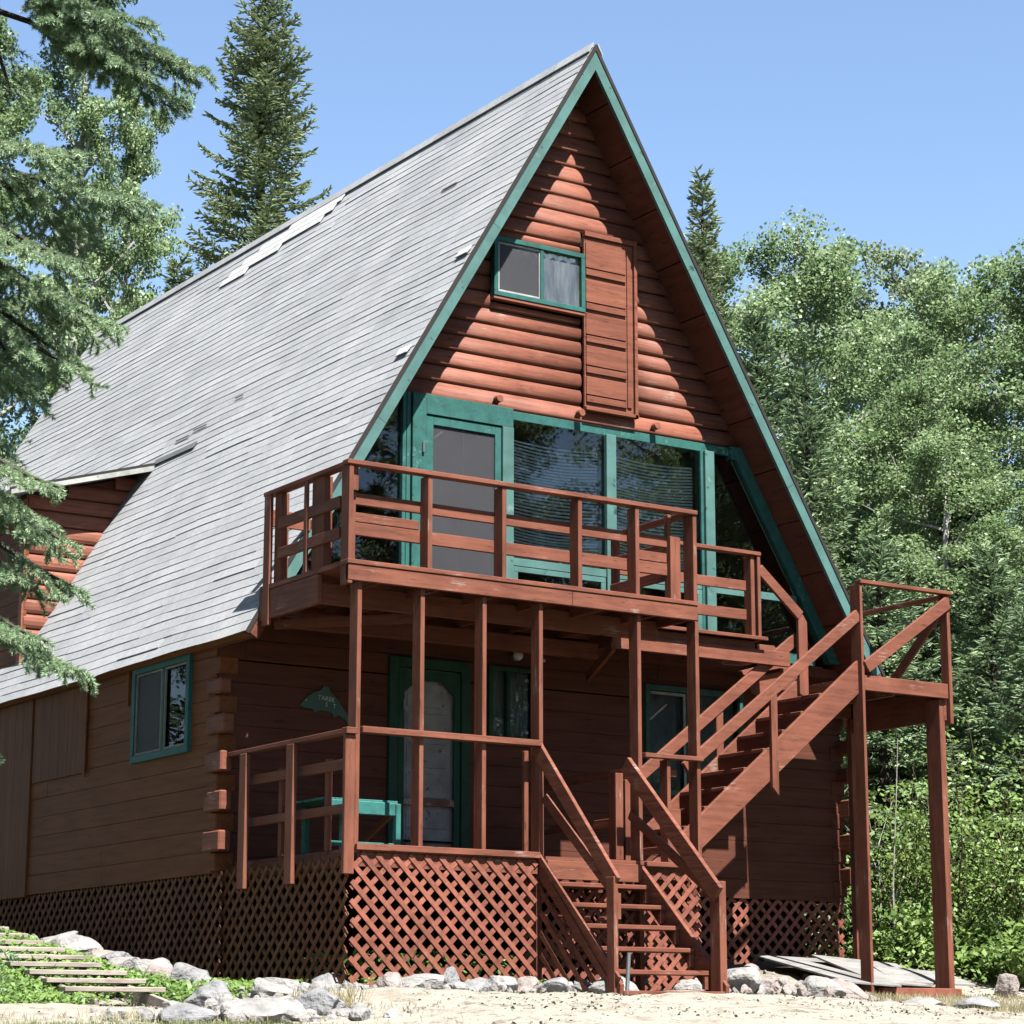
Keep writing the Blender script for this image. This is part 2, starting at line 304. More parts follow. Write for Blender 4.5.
Zg = gz(X, Y) + rng.normal(0, .008, X.shape)*((abs(X-3)<9)&(abs(Y-1)<8)) + .02*np.sin(X*2.1+Y)*np.sin(Y*1.7)
nx, ny = len(xs), len(ys)
me = bpy.data.meshes.new('ground'); vv = np.stack([X.ravel(),Y.ravel(),Zg.ravel()],1)
idx = np.arange(nx*ny).reshape(ny,nx); fc = np.stack([idx[:-1,:-1],idx[:-1,1:],idx[1:,1:],idx[1:,:-1]],-1).reshape(-1,4)
me.from_pydata(vv.tolist(), [], fc.tolist()); me.materials.append(M['ground']); me.polygons.foreach_set('use_smooth',[True]*len(me.polygons))
gr = bpy.data.objects.new('ground', me); C.objects.link(gr); tag(gr, 'bright sandy ground around the cabin', None, None, 'structure')
# ------------------------------------------------------------------ the cabin
RX, RZ, EX, EZ = 3.71, 10.28, -.273, 3.574
SL = (RZ-EZ)/(RX-EX); CO = 1/math.sqrt(1+SL*SL); SI = SL*CO
YF, YBk = 1.67, 14.78
SLOPE_L = (RX-EX)/CO
cabin = thing('a_frame_cabin', 'tall red brown log cabin with steep grey shingle roof and teal trim', 'cabin', (3.7, 2.3, .3))
def rp(side, s, y, n=0.0):
    """point on a roof slope: s metres down from the ridge, n metres out along the normal; side -1 left, +1 right"""
    return (RX + side*(s*CO + n*SI), y, RZ - s*SI + n*CO)
# slab and soffit
for side in (-1, 1):
    mb = MB()
    y = YF+.02
    while y < YBk-.05:
        y2 = min(YBk-.02, y+20)
        s = 0.0; k = 0
        while s < SLOPE_L-.02:
            s2 = min(SLOPE_L-.01, s+.62)
            a = [rp(side, max(s+.006,.235), y, -.135+.003*random.random()), rp(side, s2-.006, y, -.135), rp(side, s2-.006, y, -.02), rp(side, max(s+.006,.045), y, -.02)]
            mb.prism(a, (0, y2-y, 0)); s = s2
        y = y2
    mb.build('soffit', M['soffit'], cabin)
    # bed of dark felt under the shingles
    MB().prism([rp(side,.036,YF+.005,-.02), rp(side,SLOPE_L,YF+.005,-.02), rp(side,SLOPE_L,YF+.005,.002), rp(side,-.0,YF+.005,.002)], (0,YBk-YF-.01,0)).build('roof_felt', M['asphalt_edge'], cabin)
# shingle courses
def wob(s, y): return .006*math.sin(y*1.9+s*1.3)+.005*math.sin(y*4.3+s*7)+.01*math.sin(y*.6+s*.5)
for side in (-1, 1):
    mb = MB(); ex = .1255; n = int(SLOPE_L/ex)
    for i in range(n+1):
        s0 = SLOPE_L + .025 - i*ex
        y = YF - .02 - random.random()*.5
        while y < YBk+.02:
            ln = random.uniform(.7, 1.25) if side < 0 else 3.0
            ya, yb = max(y, YF-.02), min(y+ln, YBk+.02); y += ln
            if yb-ya < .05: continue
            th = .0025 + random.random()*.0055; dj = random.uniform(-.004,.004)
            if random.random() < .006: th += .006
            if random.random() < .015: dj += .012
            nn = max(1, int((yb-ya)/.35)); ysl = [ya + (yb-ya-.003)*j/nn for j in range(nn+1)]
            vs_ = []
            for yy in ysl:
                lo = s0 + dj + wob(s0, yy); hi = s0 - ex - .05 + wob(s0, yy)
                if hi < -.02: hi = -.0
                vs_ += [rp(side, lo, yy, .004), rp(side, lo, yy, th+.006), rp(side, hi, yy, .004)]
            m_ = len(ysl); fs = []
            for j in range(m_-1):
                a, b = 3*j, 3*(j+1); fs += [(a,b,b+1,a+1),(a+1,b+1,b+2,a+2)]
            fs += [(0,1,2),(3*(m_-1),3*(m_-1)+2,3*(m_-1)+1)]
            mb.add(vs_, fs)
    mb.build('roof', M['shingle'], cabin)
# ridge cap
mb = MB(); y = YF-.03
while y < YBk:
    y2 = min(y+.32, YBk+.03); l = .03*random.random()
    for side in (-1,1):
        mb.prism([rp(side,0,y,.022+.004*random.random()), rp(side,.13,y,.02), rp(side,.13,y,.034), rp(side,0,y,.04)], (0,y2-y-.004,0))
    y = y2
mb.build('ridge_cap', M['shingle'], cabin)
# newer pale shingles below the ridge, lead patch, gaps where shingles slid
mb = MB()
for s0, a, b in ((.38,7.0,9.0),(.505,7.2,9.35),(.63,8.2,9.6),(.255,6.9,8.3),(.755,9.0,9.75)):
    mb.prism([rp(-1,s0+.001,a,.022), rp(-1,s0-.127,a,.02), rp(-1,s0-.127,a,.028), rp(-1,s0+.001,a,.030)], (0,b-a,0))
mb.build('shingle_patch', M['new_shingle'], cabin)
for s0, a in ((3.06,1.68),(4.40,1.70)):
    MB().prism([rp(-1,s0,a,.03), rp(-1,s0-.1,a,.022), rp(-1,s0-.1,a,.036), rp(-1,s0,a,.04)], (0,.22,0)).build('shingle_patch', M['new_shingle'], cabin)
for s0, a, b in ((4.02,6.55,6.9),(4.08,6.95,7.3),(3.75,5.9,6.1),(1.45,3.2,3.5)):
    MB().prism([rp(-1,s0,a,.024), rp(-1,s0-.022,a+.03,.02), rp(-1,s0-.022,a+.03,.027), rp(-1,s0,a,.029)], (0,b-a,0)).build('shingle_gap', M['asphalt_edge'], cabin)
MB().prism([rp(-1,4.38,6.5,.026), rp(-1,4.28,6.5,.02), rp(-1,4.28,6.5,.028), rp(-1,4.38,6.5,.034)], (0,1.1,0)).build('flashing', plain('lead_flashing',(.2,.2,.21),.6,.3), cabin)
# barge boards and drip edges
for side in (-1, 1):
    mat = M['teal_pale']
    mb = MB(); s = 0.0
    for s2 in (2.6, 5.2, SLOPE_L-.30):
        off = CO*0
        a = [rp(side, s + (.0 if s else -.02), YF-.025, -.145), rp(side, s2-.004, YF-.025, -.145), rp(side, s2-.004, YF-.025, -.035), rp(side, s, YF-.025, -.035)]
        if s == 0:   # mitre at the ridge
            a[0] = (RX, YF-.025, RZ - .145/CO); a[3] = (RX, YF-.025, RZ - .035/CO)
        mb.prism(a, (0,.04,0)); s = s2
    mb.build('barge_board', mat, cabin)
    MB().prism([rp(side,SLOPE_L-.298,YF-.022,-.145), rp(side,SLOPE_L,YF-.022,-.145), rp(side,SLOPE_L,YF-.022,-.035), rp(side,SLOPE_L-.298,YF-.022,-.035)], (0,.035,0)).build('barge_end', M['soffit'], cabin)
    a = [(RX,YF-.035,RZ-.034/CO), rp(side,SLOPE_L+.02,YF-.035,-.034), rp(side,SLOPE_L+.02,YF-.035,.002), (RX,YF-.035,RZ+.002/CO)]
    MB().prism(a, (0,.045,0)).build('drip_edge', M['asphalt_edge'], cabin)
    # eave board
    e = rp(side, SLOPE_L, YF, 0)
    MB().prism([rp(side,SLOPE_L+.001,YF+.02,-.07), rp(side,SLOPE_L+.015,YF+.02,-.07), rp(side,SLOPE_L+.015,YF+.02,-.004), rp(side,SLOPE_L+.001,YF+.02,-.004)], (0,YBk-YF-.04,0)).build('eave_board', M['siding_side'], cabin)
# gable wall of half logs
GY = 2.19
FK, FO = 1.0, -.035
def fx(x): return x*FK+FO
def fz(z): return z*FK
def half(z): return (RZ - .30 - z)/SL      # half width of the gable under the soffit
def logrow(mb, z0, h, xa, xb, slope_l, slope_r, y=GY, bulge=.055, n=8):
    """a half round log: xa / xb numbers, or None for the roof line"""
    prof = []
    for k in range(n+1):
        t = math.pi*k/n; prof.append((-math.sin(t)**.72*bulge if 0<k<n else 0.0, z0 + h*(1-math.cos(t))/2))
    L_, R_ = [], []
    for dy, z in prof:
        a = RX-half(z)-.05 if slope_l else xa; b = RX+half(z)+.05 if slope_r else xb
        L_.append((a, y+dy, z)); R_.append((b, y+dy, z))
    m = n+1; vs_ = L_+R_ + [(L_[0][0], y+.06, z0),(L_[-1][0], y+.06, z0+h),(R_[0][0], y+.06, z0),(R_[-1][0], y+.06, z0+h)]
    fs = [(k, m+k, m+k+1, k+1) for k in range(n)]
    fs += [tuple(range(m-1,-1,-1))+(2*m, 2*m+1), tuple(range(m,2*m))+(2*m+3, 2*m+2)]
    mb.add(vs_, fs)
mb = MB(); LH = .1765; z = 6.245; zs = []
while half(z) > .1:
    h = LH - .006; xs_ = [(None, None)]
    cuts = []
    if z+LH > fz(7.44) and z < fz(8.06): cuts.append((fx(2.74), fx(3.88)))
    if z+LH > fz(6.45) and z < fz(8.33): cuts.append((fx(3.885), fx(4.55)))
    cuts.sort(); cur = None
    segs = []
    for a, b in cuts:
        segs.append((cur, a)); cur = b
    segs.append((cur, None))
    for a, b in segs:
        if a is not None and b is not None and b-a < .03: continue
        xa = a; xb = b
        if a is None and b is not None and RX-half(z+h)-.05 >= b-.02: continue
        logrow(mb, z+random.uniform(-.003,.003), h, xa, xb, a is None, b is None)
    z += LH
top_z = z
for za, zb_ in ((8.078, 8.183), (7.30, 7.38)):
    logrow(mb, fz(za), (zb_-za), fx(2.74), fx(3.88), False, False, bulge=.05)
g = mb.build('gable_wall', M['log'], cabin, recalc=True, smooth=False)
for p in g.data.polygons:
    p.use_smooth = len(p.vertices) == 4
0 and MB().prism([(RX-half(6.24)-.02,GY+.01,6.24),(RX+half(6.24)+.02,GY+.01,6.24),(RX,GY+.01,RZ-.25)], (0,.05,0)).build('gable_backing', M['dark'], cabin) if False else None
# backing around the gable window opening
mb = MB(); yb0, yb1 = GY+.012, GY+.055
def trap(z0, z1, xl=None, xr=None):
    pts = [((RX-half(z0)-.05) if xl is None else xl, yb0, z0), ((RX+half(z0)+.05) if xr is None else xr, yb0, z0), ((RX+half(z1)+.05) if xr is None else xr, yb0, z1), ((RX-half(z1)-.05) if xl is None else xl, yb0, z1)]
    mb.prism(pts, (0,yb1-yb0,0))
trap(6.25,fz(7.46)); trap(fz(7.462),fz(8.04),None,fx(2.78)); trap(fz(7.462),fz(8.04),fx(3.86),None); trap(fz(8.042),9.9)
mb.build('gable_backing', M['dark'], cabin)
_before = set(cabin.children)
for x in (2.80, 3.83, 4.82):
    MB().tube([(x,2.04,6.315),(x,2.12,6.315)], .04, 14).build('log_end', M['log'], cabin, bevel=.004)
# gable slider window
def window(x0, x1, z0, z1, y, fr, matf, name='window', mull=None, dirt=False, curtain=None, depth=.05, slider=False, room=True):
    """frame standing out from plane y; glass set back"""
    mb = MB(); ya, yb = y-depth, y+.03
    mb.box(x0,x1,ya,yb,z1-fr,z1).box(x0,x1,ya,yb,z0,z0+fr).box(x0,x0+fr,ya,yb,z0+fr,z1-fr).box(x1-fr,x1,ya,yb,z0+fr,z1-fr)
    if mull: mb.box(mull-fr*.45,mull+fr*.45,ya+.01,yb,z0+fr,z1-fr)
    f = mb.build(name, matf, cabin, bevel=.003)
    MB().box(x0+fr,x1-fr,y+.0,y+.006,z0+fr,z1-fr).build('pane', M['glass_dusty'] if dirt else M['glass'], f)
    if slider:
        a, b = x0+fr+.005, (mull or (x0+x1)/2)-.01; t = .022; mb = MB()
        mb.box(a,b,y-.025,y-.008,z0+fr+.004,z0+fr+.004+t).box(a,b,y-.025,y-.008,z1-fr-t-.004,z1-fr-.004).box(a,a+t,y-.024,y-.009,z0+fr+.03,z1-fr-.03).box(b-t,b,y-.024,y-.009,z0+fr+.03,z1-fr-.03)
        mb.build('sash', M['white'], f)
        MB().box(a+t,b-t,y-.018,y-.015,z0+fr+.02,z1-fr-.02).build('insect_screen', M['screen'], f)
    if curtain:
        mbc = MB(); n = 26
        for i in range(n):
            xa = x0+fr+(x1-x0-2*fr)*i/n; xb = x0+fr+(x1-x0-2*fr)*(i+1)/n
            ya_ = y+.08+.012*math.sin(i*1.9); yb_ = y+.08+.012*math.sin((i+1)*1.9)
            mbc.add([(xa,ya_,z0),(xb,yb_,z0),(xb,yb_,z1),(xa,ya_,z1)], [(0,1,2,3)])
        mbc.build('curtain', M[curtain], f, recalc=False)
    if room: MB().box(x0-.02,x1+.02,y+.16,y+.18,z0-.02,z1+.02).build('unlit_room_sheet', M['dark'], f)  # near-black sheet painting the unlit room's shade behind the pane
    return f
window(2.73, 3.885, 7.42, 8.07, 2.10, .05, M['teal'], mull=3.335, dirt=True, slider=True, curtain='curtain_light')
mb = MB().box(2.73,3.885,2.06,2.13,7.385,7.418); mb.build('window_sill', M['log'], cabin, bevel=.003)
# boarded loft door beside it
d = MB().box(3.89,4.53,2.085,2.12,6.40,8.28).build('loft_door', M['loft'], cabin, bevel=.003)
mb = MB()
for za, zb_ in ((7.86,8.22),(7.48,7.80),(7.12,7.43),(6.78,7.07),(6.46,6.73)):
    mb.box(3.905,4.43,2.068,2.087,za+.075,zb_).box(3.905,4.43,2.062,2.087,za-.01,za+.06)
mb.box(4.445,4.50,2.068,2.087,6.46,8.22)
mb.build('door_panel', M['loft'], d, bevel=.004)
MB().box(4.53,4.57,2.05,2.12,6.36,8.34).box(3.89,4.53,2.06,2.12,8.285,8.34).box(3.89,4.58,2.05,2.12,6.36,6.395).build('door_frame', M['loft'], d, bevel=.003)
# glazed front of the upper floor
T = M['teal']; y0, y1 = 2.075, 2.20
mb = MB()
mb.box(2.975,5.86,2.145,y1,6.14,6.235)                                   # head
f = mb.build('window_head', T, cabin, bevel=.003)
MB().box(4.165,4.29,y0,y1,4.0,6.138).build('window_post', M['teal_pale'], cabin, bevel=.004)
MB().box(5.475,5.60,y0-.01,y1,4.0,6.138).build('window_post', M['teal_pale'], cabin, bevel=.004)
MB().box(5.435,5.47,2.10,y1,4.0,6.138).build('window_post', T, cabin)
MB().box(2.975,5.43,2.10,y1,4.60,4.68).box(5.61,6.75,2.10,y1,4.58,4.66).build('window_transom', M['teal_pale'], cabin, bevel=.003)
for a, b in ((2.99,4.15),(4.30,5.42)):   # opening lights under the transom
    mb = MB().box(a,b,2.085,2.13,4.535,4.59).box(a,b,2.085,2.13,4.0,4.05).box(a,a+.06,2.085,2.13,4.05,4.535).box(b-.06,b,2.085,2.13,4.05,4.535)
    s_ = mb.build('lower_sash', M['teal_pale'], cabin, bevel=.003)
    MB().box(a+.06,b-.06,2.105,2.11,4.05,4.535).build('pane', M['glass'], s_)
for a, b in ((2.975,4.165),(4.29,5.435)):
    p = MB().box(a,b,2.125,2.131,4.68,6.139).build('window_pane', M['glass'], cabin)
    mb = MB(); z = 4.72
    while z < 5.95:
        dz = .03*math.sin((z-4.7)*3.3)
        n = 10
        for i in range(n):
            xa = a+.02+(b-a-.04)*i/n; xb = a+.02+(b-a-.04)*(i+1)/n
            sg = lambda x: -.035*math.sin(math.pi*(x-a)/(b-a))*(1+.4*math.sin(z*9))
            mb.add([(xa,2.22,z+sg(xa)),(xb,2.22,z+sg(xb)),(xb,2.232,z+sg(xb)+.024),(xa,2.232,z+sg(xa)+.024)], [(0,1,2,3)])
        z += .034
    mb.build('window_blind', M['blind'], cabin, recalc=False)
# right triangular light
MB().prism([(5.60,2.12,4.66),(6.74,2.12,4.66),(5.88,2.12,6.08),(5.60,2.12,6.08)], (0,.006,0)).build('window_pane', M['glass'], cabin)
MB().prism([(5.60,2.12,4.02),(6.98,2.12,4.02),(6.74,2.12,4.58),(5.60,2.12,4.58)], (0,.006,0)).build('window_pane', M['glass'], cabin)
MB().beam((5.90,2.10,6.17),(7.17,2.10,4.02),.11,.13,up=(0,1,0)).build('raking_trim', M['teal'], cabin) if False else None
def rake_trim(side, z0, z1, inset, wid, mat, yy=2.085):
    a = lambda z, k: RX + side*(half(z) - k)
    MB().prism([(a(z0,inset),yy,z0),(a(z0,inset+wid),yy,z0),(a(z1,inset+wid),yy,z1),(a(z1,inset),yy,z1)], (0,.1,0)).build('raking_trim', mat, cabin)
RAKES = ((1, 3.95, 6.235, -.02, .15, M['teal']), (-1, 3.95, 6.235, -.02, .12, M['green']))
MB().box(5.60,6.99,2.092,y1,3.90,4.01).build('bottom_beam', M['teal'], cabin, bevel=.003); MB().box(.2,3.0,2.092,y1,3.90,4.0).build('bottom_beam', M['soffit'], cabin, bevel=.003)
MB().box(5.86,6.05,2.095,y1,6.092,6.235).build('window_head', T, cabin)
# left triangular light
MB().prism([(.42,2.12,4.01),(1.66,2.12,4.01),(1.66,2.12,6.10),(1.60,2.12,6.10)], (0,.006,0)).build('window_pane', M['glass'], cabin)
# balcony door with its frame
mb = MB().box(1.66,1.70,2.07,y1,4.0,6.235).box(1.715,1.76,2.085,y1,4.0,6.235).box(1.77,1.93,2.06,y1,4.0,6.235)
mb.box(1.93,2.975,2.06,y1,6.03,6.235)
fr_ = mb.build('door_frame', M['teal'], cabin, bevel=.004)
MB().box(2.84,2.975,2.05,y1,4.0,6.028).build('door_post', M['teal_pale'], fr_, bevel=.004)
dr = MB().box(1.935,2.02,2.075,2.12,4.0,6.02).box(2.76,2.835,2.075,2.12,4.0,6.02).box(2.02,2.76,2.075,2.12,5.93,6.02).box(2.02,2.76,2.075,2.12,4.0,4.10).build('balcony_door', M['teal'], cabin, bevel=.003)
MB().box(2.02,2.76,2.095,2.098,4.10,5.93).build('insect_screen', M['screen'], dr)
MB().box(2.38,2.395,2.10,2.115,4.10,5.93).beam((2.04,2.10,5.80),(2.14,2.10,5.88),.008,.02).build('screen_bar', M['curtain_light'], dr)
MB().box(2.0,2.78,2.14,2.16,4.0,6.0).build('inner_door', plain('dark_inner_door',(.055,.05,.055),.8), dr)
MB().box(1.875,1.90,2.035,2.06,5.62,5.73).build('latch', M['metal'], dr, bevel=.003)
# the facade trim sits a few centimetres left of the numbers above
def shift(o):
    off = root_loc(o)
    for v in o.data.vertices:
        x, y, z = v.co.x+off[0], v.co.y+off[1], v.co.z+off[2]; v.co = (x*FK+FO-off[0], y-off[1], z*FK-off[2])
    for c in o.children: shift(c)
for o in list(cabin.children):
    if o not in _before: shift(o)
for a in RAKES: rake_trim(*a)
# upper room
mb = MB().box(.2,7.2,2.25,9.5,3.86,3.93); mb.box(2.3,5.1,6.0,6.1,3.93,7.0)
mb.box(1.75,5.65,2.30,6.0,6.27,6.33); mb.build('upper_room', M['inside_wood'], cabin)
mb = MB()
mb.box(5.95,6.35,3.0,3.06,3.95,4.35)
for k in range(4): mb.box(5.97+k*.1,6.01+k*.1,2.97,3.0,3.95,4.33)
mb.build('inside_railing', M['inside_wood'], cabin)
# basement: front wall with openings, boards
WX0, WX1, WY = -.155, 7.59, 2.42
def siding_wall(name, mat, horiz, plane, a0, a1, z0, z1, holes, step=.205, thick=.05, outward=-1, gap=.002, lo=None):
    """horizontal boards on a plane; horiz 'x' (plane is y) or 'y' (plane is x)"""
    mb = MB(); r = random.Random(5); rows = []; z = z0
    while z < z1-.02:
        zt = min(z+step, z1); cz = sorted({z, zt} | {h for hh in holes for h in hh[2:] if z+.004 < h < zt-.004})
        rows += [(a, b, a == z, b == zt) for a, b in zip(cz[:-1], cz[1:])]; z = zt
    for z, zt, first, last in rows:
        spans = [(a0, a1)]
        for (ha, hb, hz0, hz1) in holes:
            if zt > hz0+.002 and z < hz1-.002:
                ns = []
                for (p, q) in spans:
                    if hb <= p or ha >= q: ns.append((p, q))
                    else:
                        if ha > p: ns.append((p, ha))
                        if hb < q: ns.append((hb, q))
                spans = ns
        for p, q in spans:
            cuts = [p]
            while q - cuts[-1] > 3.2: cuts.append(cuts[-1]+r.uniform(1.8,2.9))
            cuts.append(q)
            for c0, c1 in zip(cuts[:-1], cuts[1:]):
                j = r.uniform(0,.004); g_ = gap if first else 0; t1, t2 = (.003, .005) if last else (-j, .002)
                pq = [(outward*j, z+g_), (-outward*thick, z+g_), (-outward*thick, zt), (-outward*t1, zt), (outward*j, zt-t2)]
                if horiz == 'x': mb.prism([(c0+.001, plane+a, b) for a, b in pq], (c1-c0-.002,0,0))
                else: mb.prism([(plane+a, c0+.001, b) for a, b in pq], (0,c1-c0-.002,0))
    return mb.build(name, mat, cabin)
holes_f = [(1.69,2.63,1.5,3.59),(2.87,3.43,2.86,3.60),(4.84,6.15,2.42,3.56)]
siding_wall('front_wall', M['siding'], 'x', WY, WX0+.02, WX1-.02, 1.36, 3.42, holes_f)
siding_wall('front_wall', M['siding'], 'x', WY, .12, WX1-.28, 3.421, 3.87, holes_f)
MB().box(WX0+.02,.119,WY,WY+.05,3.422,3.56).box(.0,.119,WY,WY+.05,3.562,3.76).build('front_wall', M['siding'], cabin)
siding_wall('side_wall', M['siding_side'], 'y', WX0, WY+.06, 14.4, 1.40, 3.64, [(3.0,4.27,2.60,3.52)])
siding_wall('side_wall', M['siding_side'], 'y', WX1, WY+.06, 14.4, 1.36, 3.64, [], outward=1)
MB().box(WX0,WX1,14.40,14.45,1.3,3.7).prism([(EX+.3,14.5,3.6),(2*RX-EX-.3,14.5,3.6),(RX,14.5,RZ-.3)], (0,.06,0)).build('back_wall', M['siding'], cabin)
MB().box(WX0+.06,WX1-.06,2.55,2.6,1.0,3.86).box(WX0+.06,WX0+.1,2.5,14.3,.6,3.6).box(WX0+.06,WX1-.06,2.5,14.3,1.30,1.34).build('inner_lining', M['dark'], cabin) if False else None
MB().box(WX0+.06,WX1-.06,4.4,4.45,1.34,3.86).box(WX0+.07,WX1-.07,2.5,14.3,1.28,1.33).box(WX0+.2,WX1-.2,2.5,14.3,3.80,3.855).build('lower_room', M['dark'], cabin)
MB().box(.0,7.4,2.20,2.60,3.80,3.90).build('floor_beam', M['soffit'], cabin)
# vertical plank section and boarded panel on the side wall
mb = MB(); y = 6.93
while y < 10.6:
    mb.box(WX0-.03,WX0-.005,y,y+.235,1.38,3.70); y += .24
mb.build('plank_panel', M['plank'], cabin)
mb = MB()
for k in range(6): mb.box(WX0-.022,WX0-.004,5.47+k*.235,5.47+k*.235+.232,2.60,3.60)
mb.build('boarded_opening', M['plank'], cabin, bevel=.002)
MB().box(WX0-.04,WX0-.023,5.43,5.465,2.55,3.62).build('batten', M['siding_side'], cabin); MB().box(WX0-.035,WX0-.004,4.40,4.45,3.18,3.60).build('batten', M['siding_side'], cabin)
# side window (looking -x)
fy0, fy1, fz0, fz1 = 2.98, 4.29, 2.58, 3.54
mb = MB().box(WX0-.045,WX0+.03,fy0,fy1,fz1-.07,fz1).box(WX0-.045,WX0+.03,fy0,fy1,fz0,fz0+.07).box(WX0-.045,WX0+.03,fy0,fy0+.07,fz0+.07,fz1-.07).box(WX0-.045,WX0+.03,fy1-.07,fy1,fz0+.07,fz1-.07).box(WX0-.035,WX0+.03,3.56,3.60,fz0+.07,fz1-.07)
wf = mb.build('window', paint('side_window_teal',(.03,.17,.16),grain=(9,9,9),var=.15), cabin, bevel=.003)
MB().box(WX0,WX0+.006,fy0+.07,fy1-.07,fz0+.07,fz1-.07).build('pane', M['glass'], wf)
def rect_ring(mb, x0, x1, ya, yb, za, zb, t):
    mb.box(x0,x1,ya,yb,za,za+t).box(x0,x1,ya,yb,zb-t,zb).box(x0,x1,ya,ya+t,za+t,zb-t).box(x0,x1,yb-t,yb,za+t,zb-t)
mb = MB(); rect_ring(mb, WX0-.03, WX0-.012, 3.615, fy1-.075, fz0+.075, fz1-.075, .02); rect_ring(mb, WX0-.03, WX0-.012, fy0+.075, 3.555, fz0+.075, fz1-.075, .02); mb.build('sash', paint('grey_sash',(.34,.33,.28),grain=(9,9,9)), wf)
MB().box(WX0-.02,WX0-.018,3.64,fy1-.1,fz0+.1,fz1-.1).build('insect_screen', M['screen'], wf)
mb = MB()
for k in range(14): mb.box(WX0+.07+.008*(k%2),WX0+.075+.008*(k%2),3.0+k*.09,3.085+k*.09,fz0,fz1)
mb.build('curtain', M['curtain'], wf)
# front windows of the basement
window(2.86, 3.44, 2.85, 3.60, 2.42, .04, M['green'], mull=3.10, curtain='curtain')
w2 = window(4.83, 6.16, 2.41, 3.57, 2.42, .055, paint('window_green_grey',(.05,.14,.12),grain=(9,9,9)), mull=5.40, curtain='curtain')
MB().box(4.90,5.37,2.385,2.395,3.47,3.50).box(5.34,5.37,2.385,2.395,2.48,3.47).build('sash', M['grey_door'], w2)
# basement door
mb = MB().box(1.69,1.79,2.37,2.47,1.5,3.60).box(2.53,2.63,2.37,2.47,1.5,3.60).box(1.79,2.53,2.37,2.47,3.50,3.60)
fr_ = mb.build('door_frame', M['green'], cabin, bevel=.004)
mb = MB(); mb.box(1.80,1.87,2.385,2.41,1.52,3.48).box(2.45,2.52,2.385,2.41,1.52,3.48).box(1.87,2.45,2.385,2.41,3.38,3.48)
mb.prism([(1.87,2.385,3.38),(2.02,2.385,3.38),(1.87,2.385,3.25)], (0,.025,0)).prism([(2.45,2.385,3.38),(2.45,2.385,3.25),(2.30,2.385,3.38)], (0,.025,0))
sd_ = mb.build('screen_door', M['green'], cabin, bevel=.003)
MB().box(1.87,2.45,2.385,2.41,2.14,2.21).build('door_rail', paint('worn_rail',(.25,.12,.08),worn=(.5,.45,.4),grain=(8,8,8),wear=.5), sd_)
MB().box(1.87,2.45,2.385,2.41,1.78,1.80).build('kick_bar', M['dark'], sd_)
MB().box(1.835,1.85,2.35,2.385,3.08,3.17).build('handle', M['metal'], sd_)
mb = MB().box(1.80,2.52,2.45,2.48,1.50,3.50)
for k in range(6): mb.box(1.93,2.40,2.44,2.452,1.62+k*.3,1.86+k*.3)
mb.build('inner_door', M['grey_door'], cabin, bevel=.004)
# porch lamp
def sphere(c, r, nu=14, nv=9, sq=(1,1,1)):
    vs_ = []; fs = []
    for j in range(nv+1):
        t = math.pi*j/nv
        for i in range(nu): p = 2*math.pi*i/nu; vs_.append((c[0]+r*sq[0]*math.sin(t)*math.cos(p), c[1]+r*sq[1]*math.sin(t)*math.sin(p), c[2]+r*sq[2]*math.cos(t)))
    for j in range(nv):
        for i in range(nu): fs.append((j*nu+i, j*nu+(i+1)%nu, (j+1)*nu+(i+1)%nu, (j+1)*nu+i))
    m = MB(); m.add(vs_, fs); return m
lp = thing('porch_lamp', 'small round white globe lamp on the brown wall over the porch', 'lamp', (3.17,2.42,3.72))
MB().tube([(3.17,2.415,3.72),(3.17,2.36,3.72)], .05, 12).build('lamp_base', M['metal'], lp)
sphere((3.17,2.32,3.72), .055).build('lamp_shade', M['lampglass'], lp, smooth=True)
pw = thing('wall_bulb_holder', 'tiny clear bulb holder on the wall right of the globe lamp', 'lamp', (3.50,2.42,3.72))
MB().tube([(3.50,2.415,3.72),(3.50,2.37,3.72)], .03, 10).build('lamp_base', M['metal'], pw)
sphere((3.50,2.34,3.70), .022).build('bulb', M['lampglass'], pw, smooth=True)
# corner log ends
for (xa, xb, nm) in ((WX0, WX0+.135, 0), (WX1-.15, WX1+.005, 1)):
    zz = [(1.60,1.79),(1.97,2.16),(2.34,2.53),(2.70,2.88)] if nm == 0 else [(1.54,1.73),(1.92,2.10),(2.28,2.48),(2.66,2.83),(2.98,3.14)]
    top = [(3.08,3.22)] if nm == 0 else [(3.30,3.44)]
    for (a, b) in zz+top:
        j = random.uniform(-.02,.02)
        y_ = 2.235+j if (a, b) not in top else 2.3
        o_ = -.05 if nm == 0 else .065
        MB().box(xa+o_+random.uniform(0,.01),xb+o_-random.uniform(0,.01),y_,2.60,a,b).build('log_end', M['stain'], cabin, bevel=.014)
    z_ = 1.42
    while z_ < 3.5:     # crossing logs between them
        x_ = (xa-.004) if nm == 0 else (xb+.012)
        MB().box(min(x_,x_+(.2 if nm==0 else -.2)),max(x_,x_+(.2 if nm==0 else -.2)),2.405,2.62,z_,z_+.17).build('crossing_log', M['siding_side'] if nm==0 else M['siding'], cabin, bevel=.01)
        z_ += .37
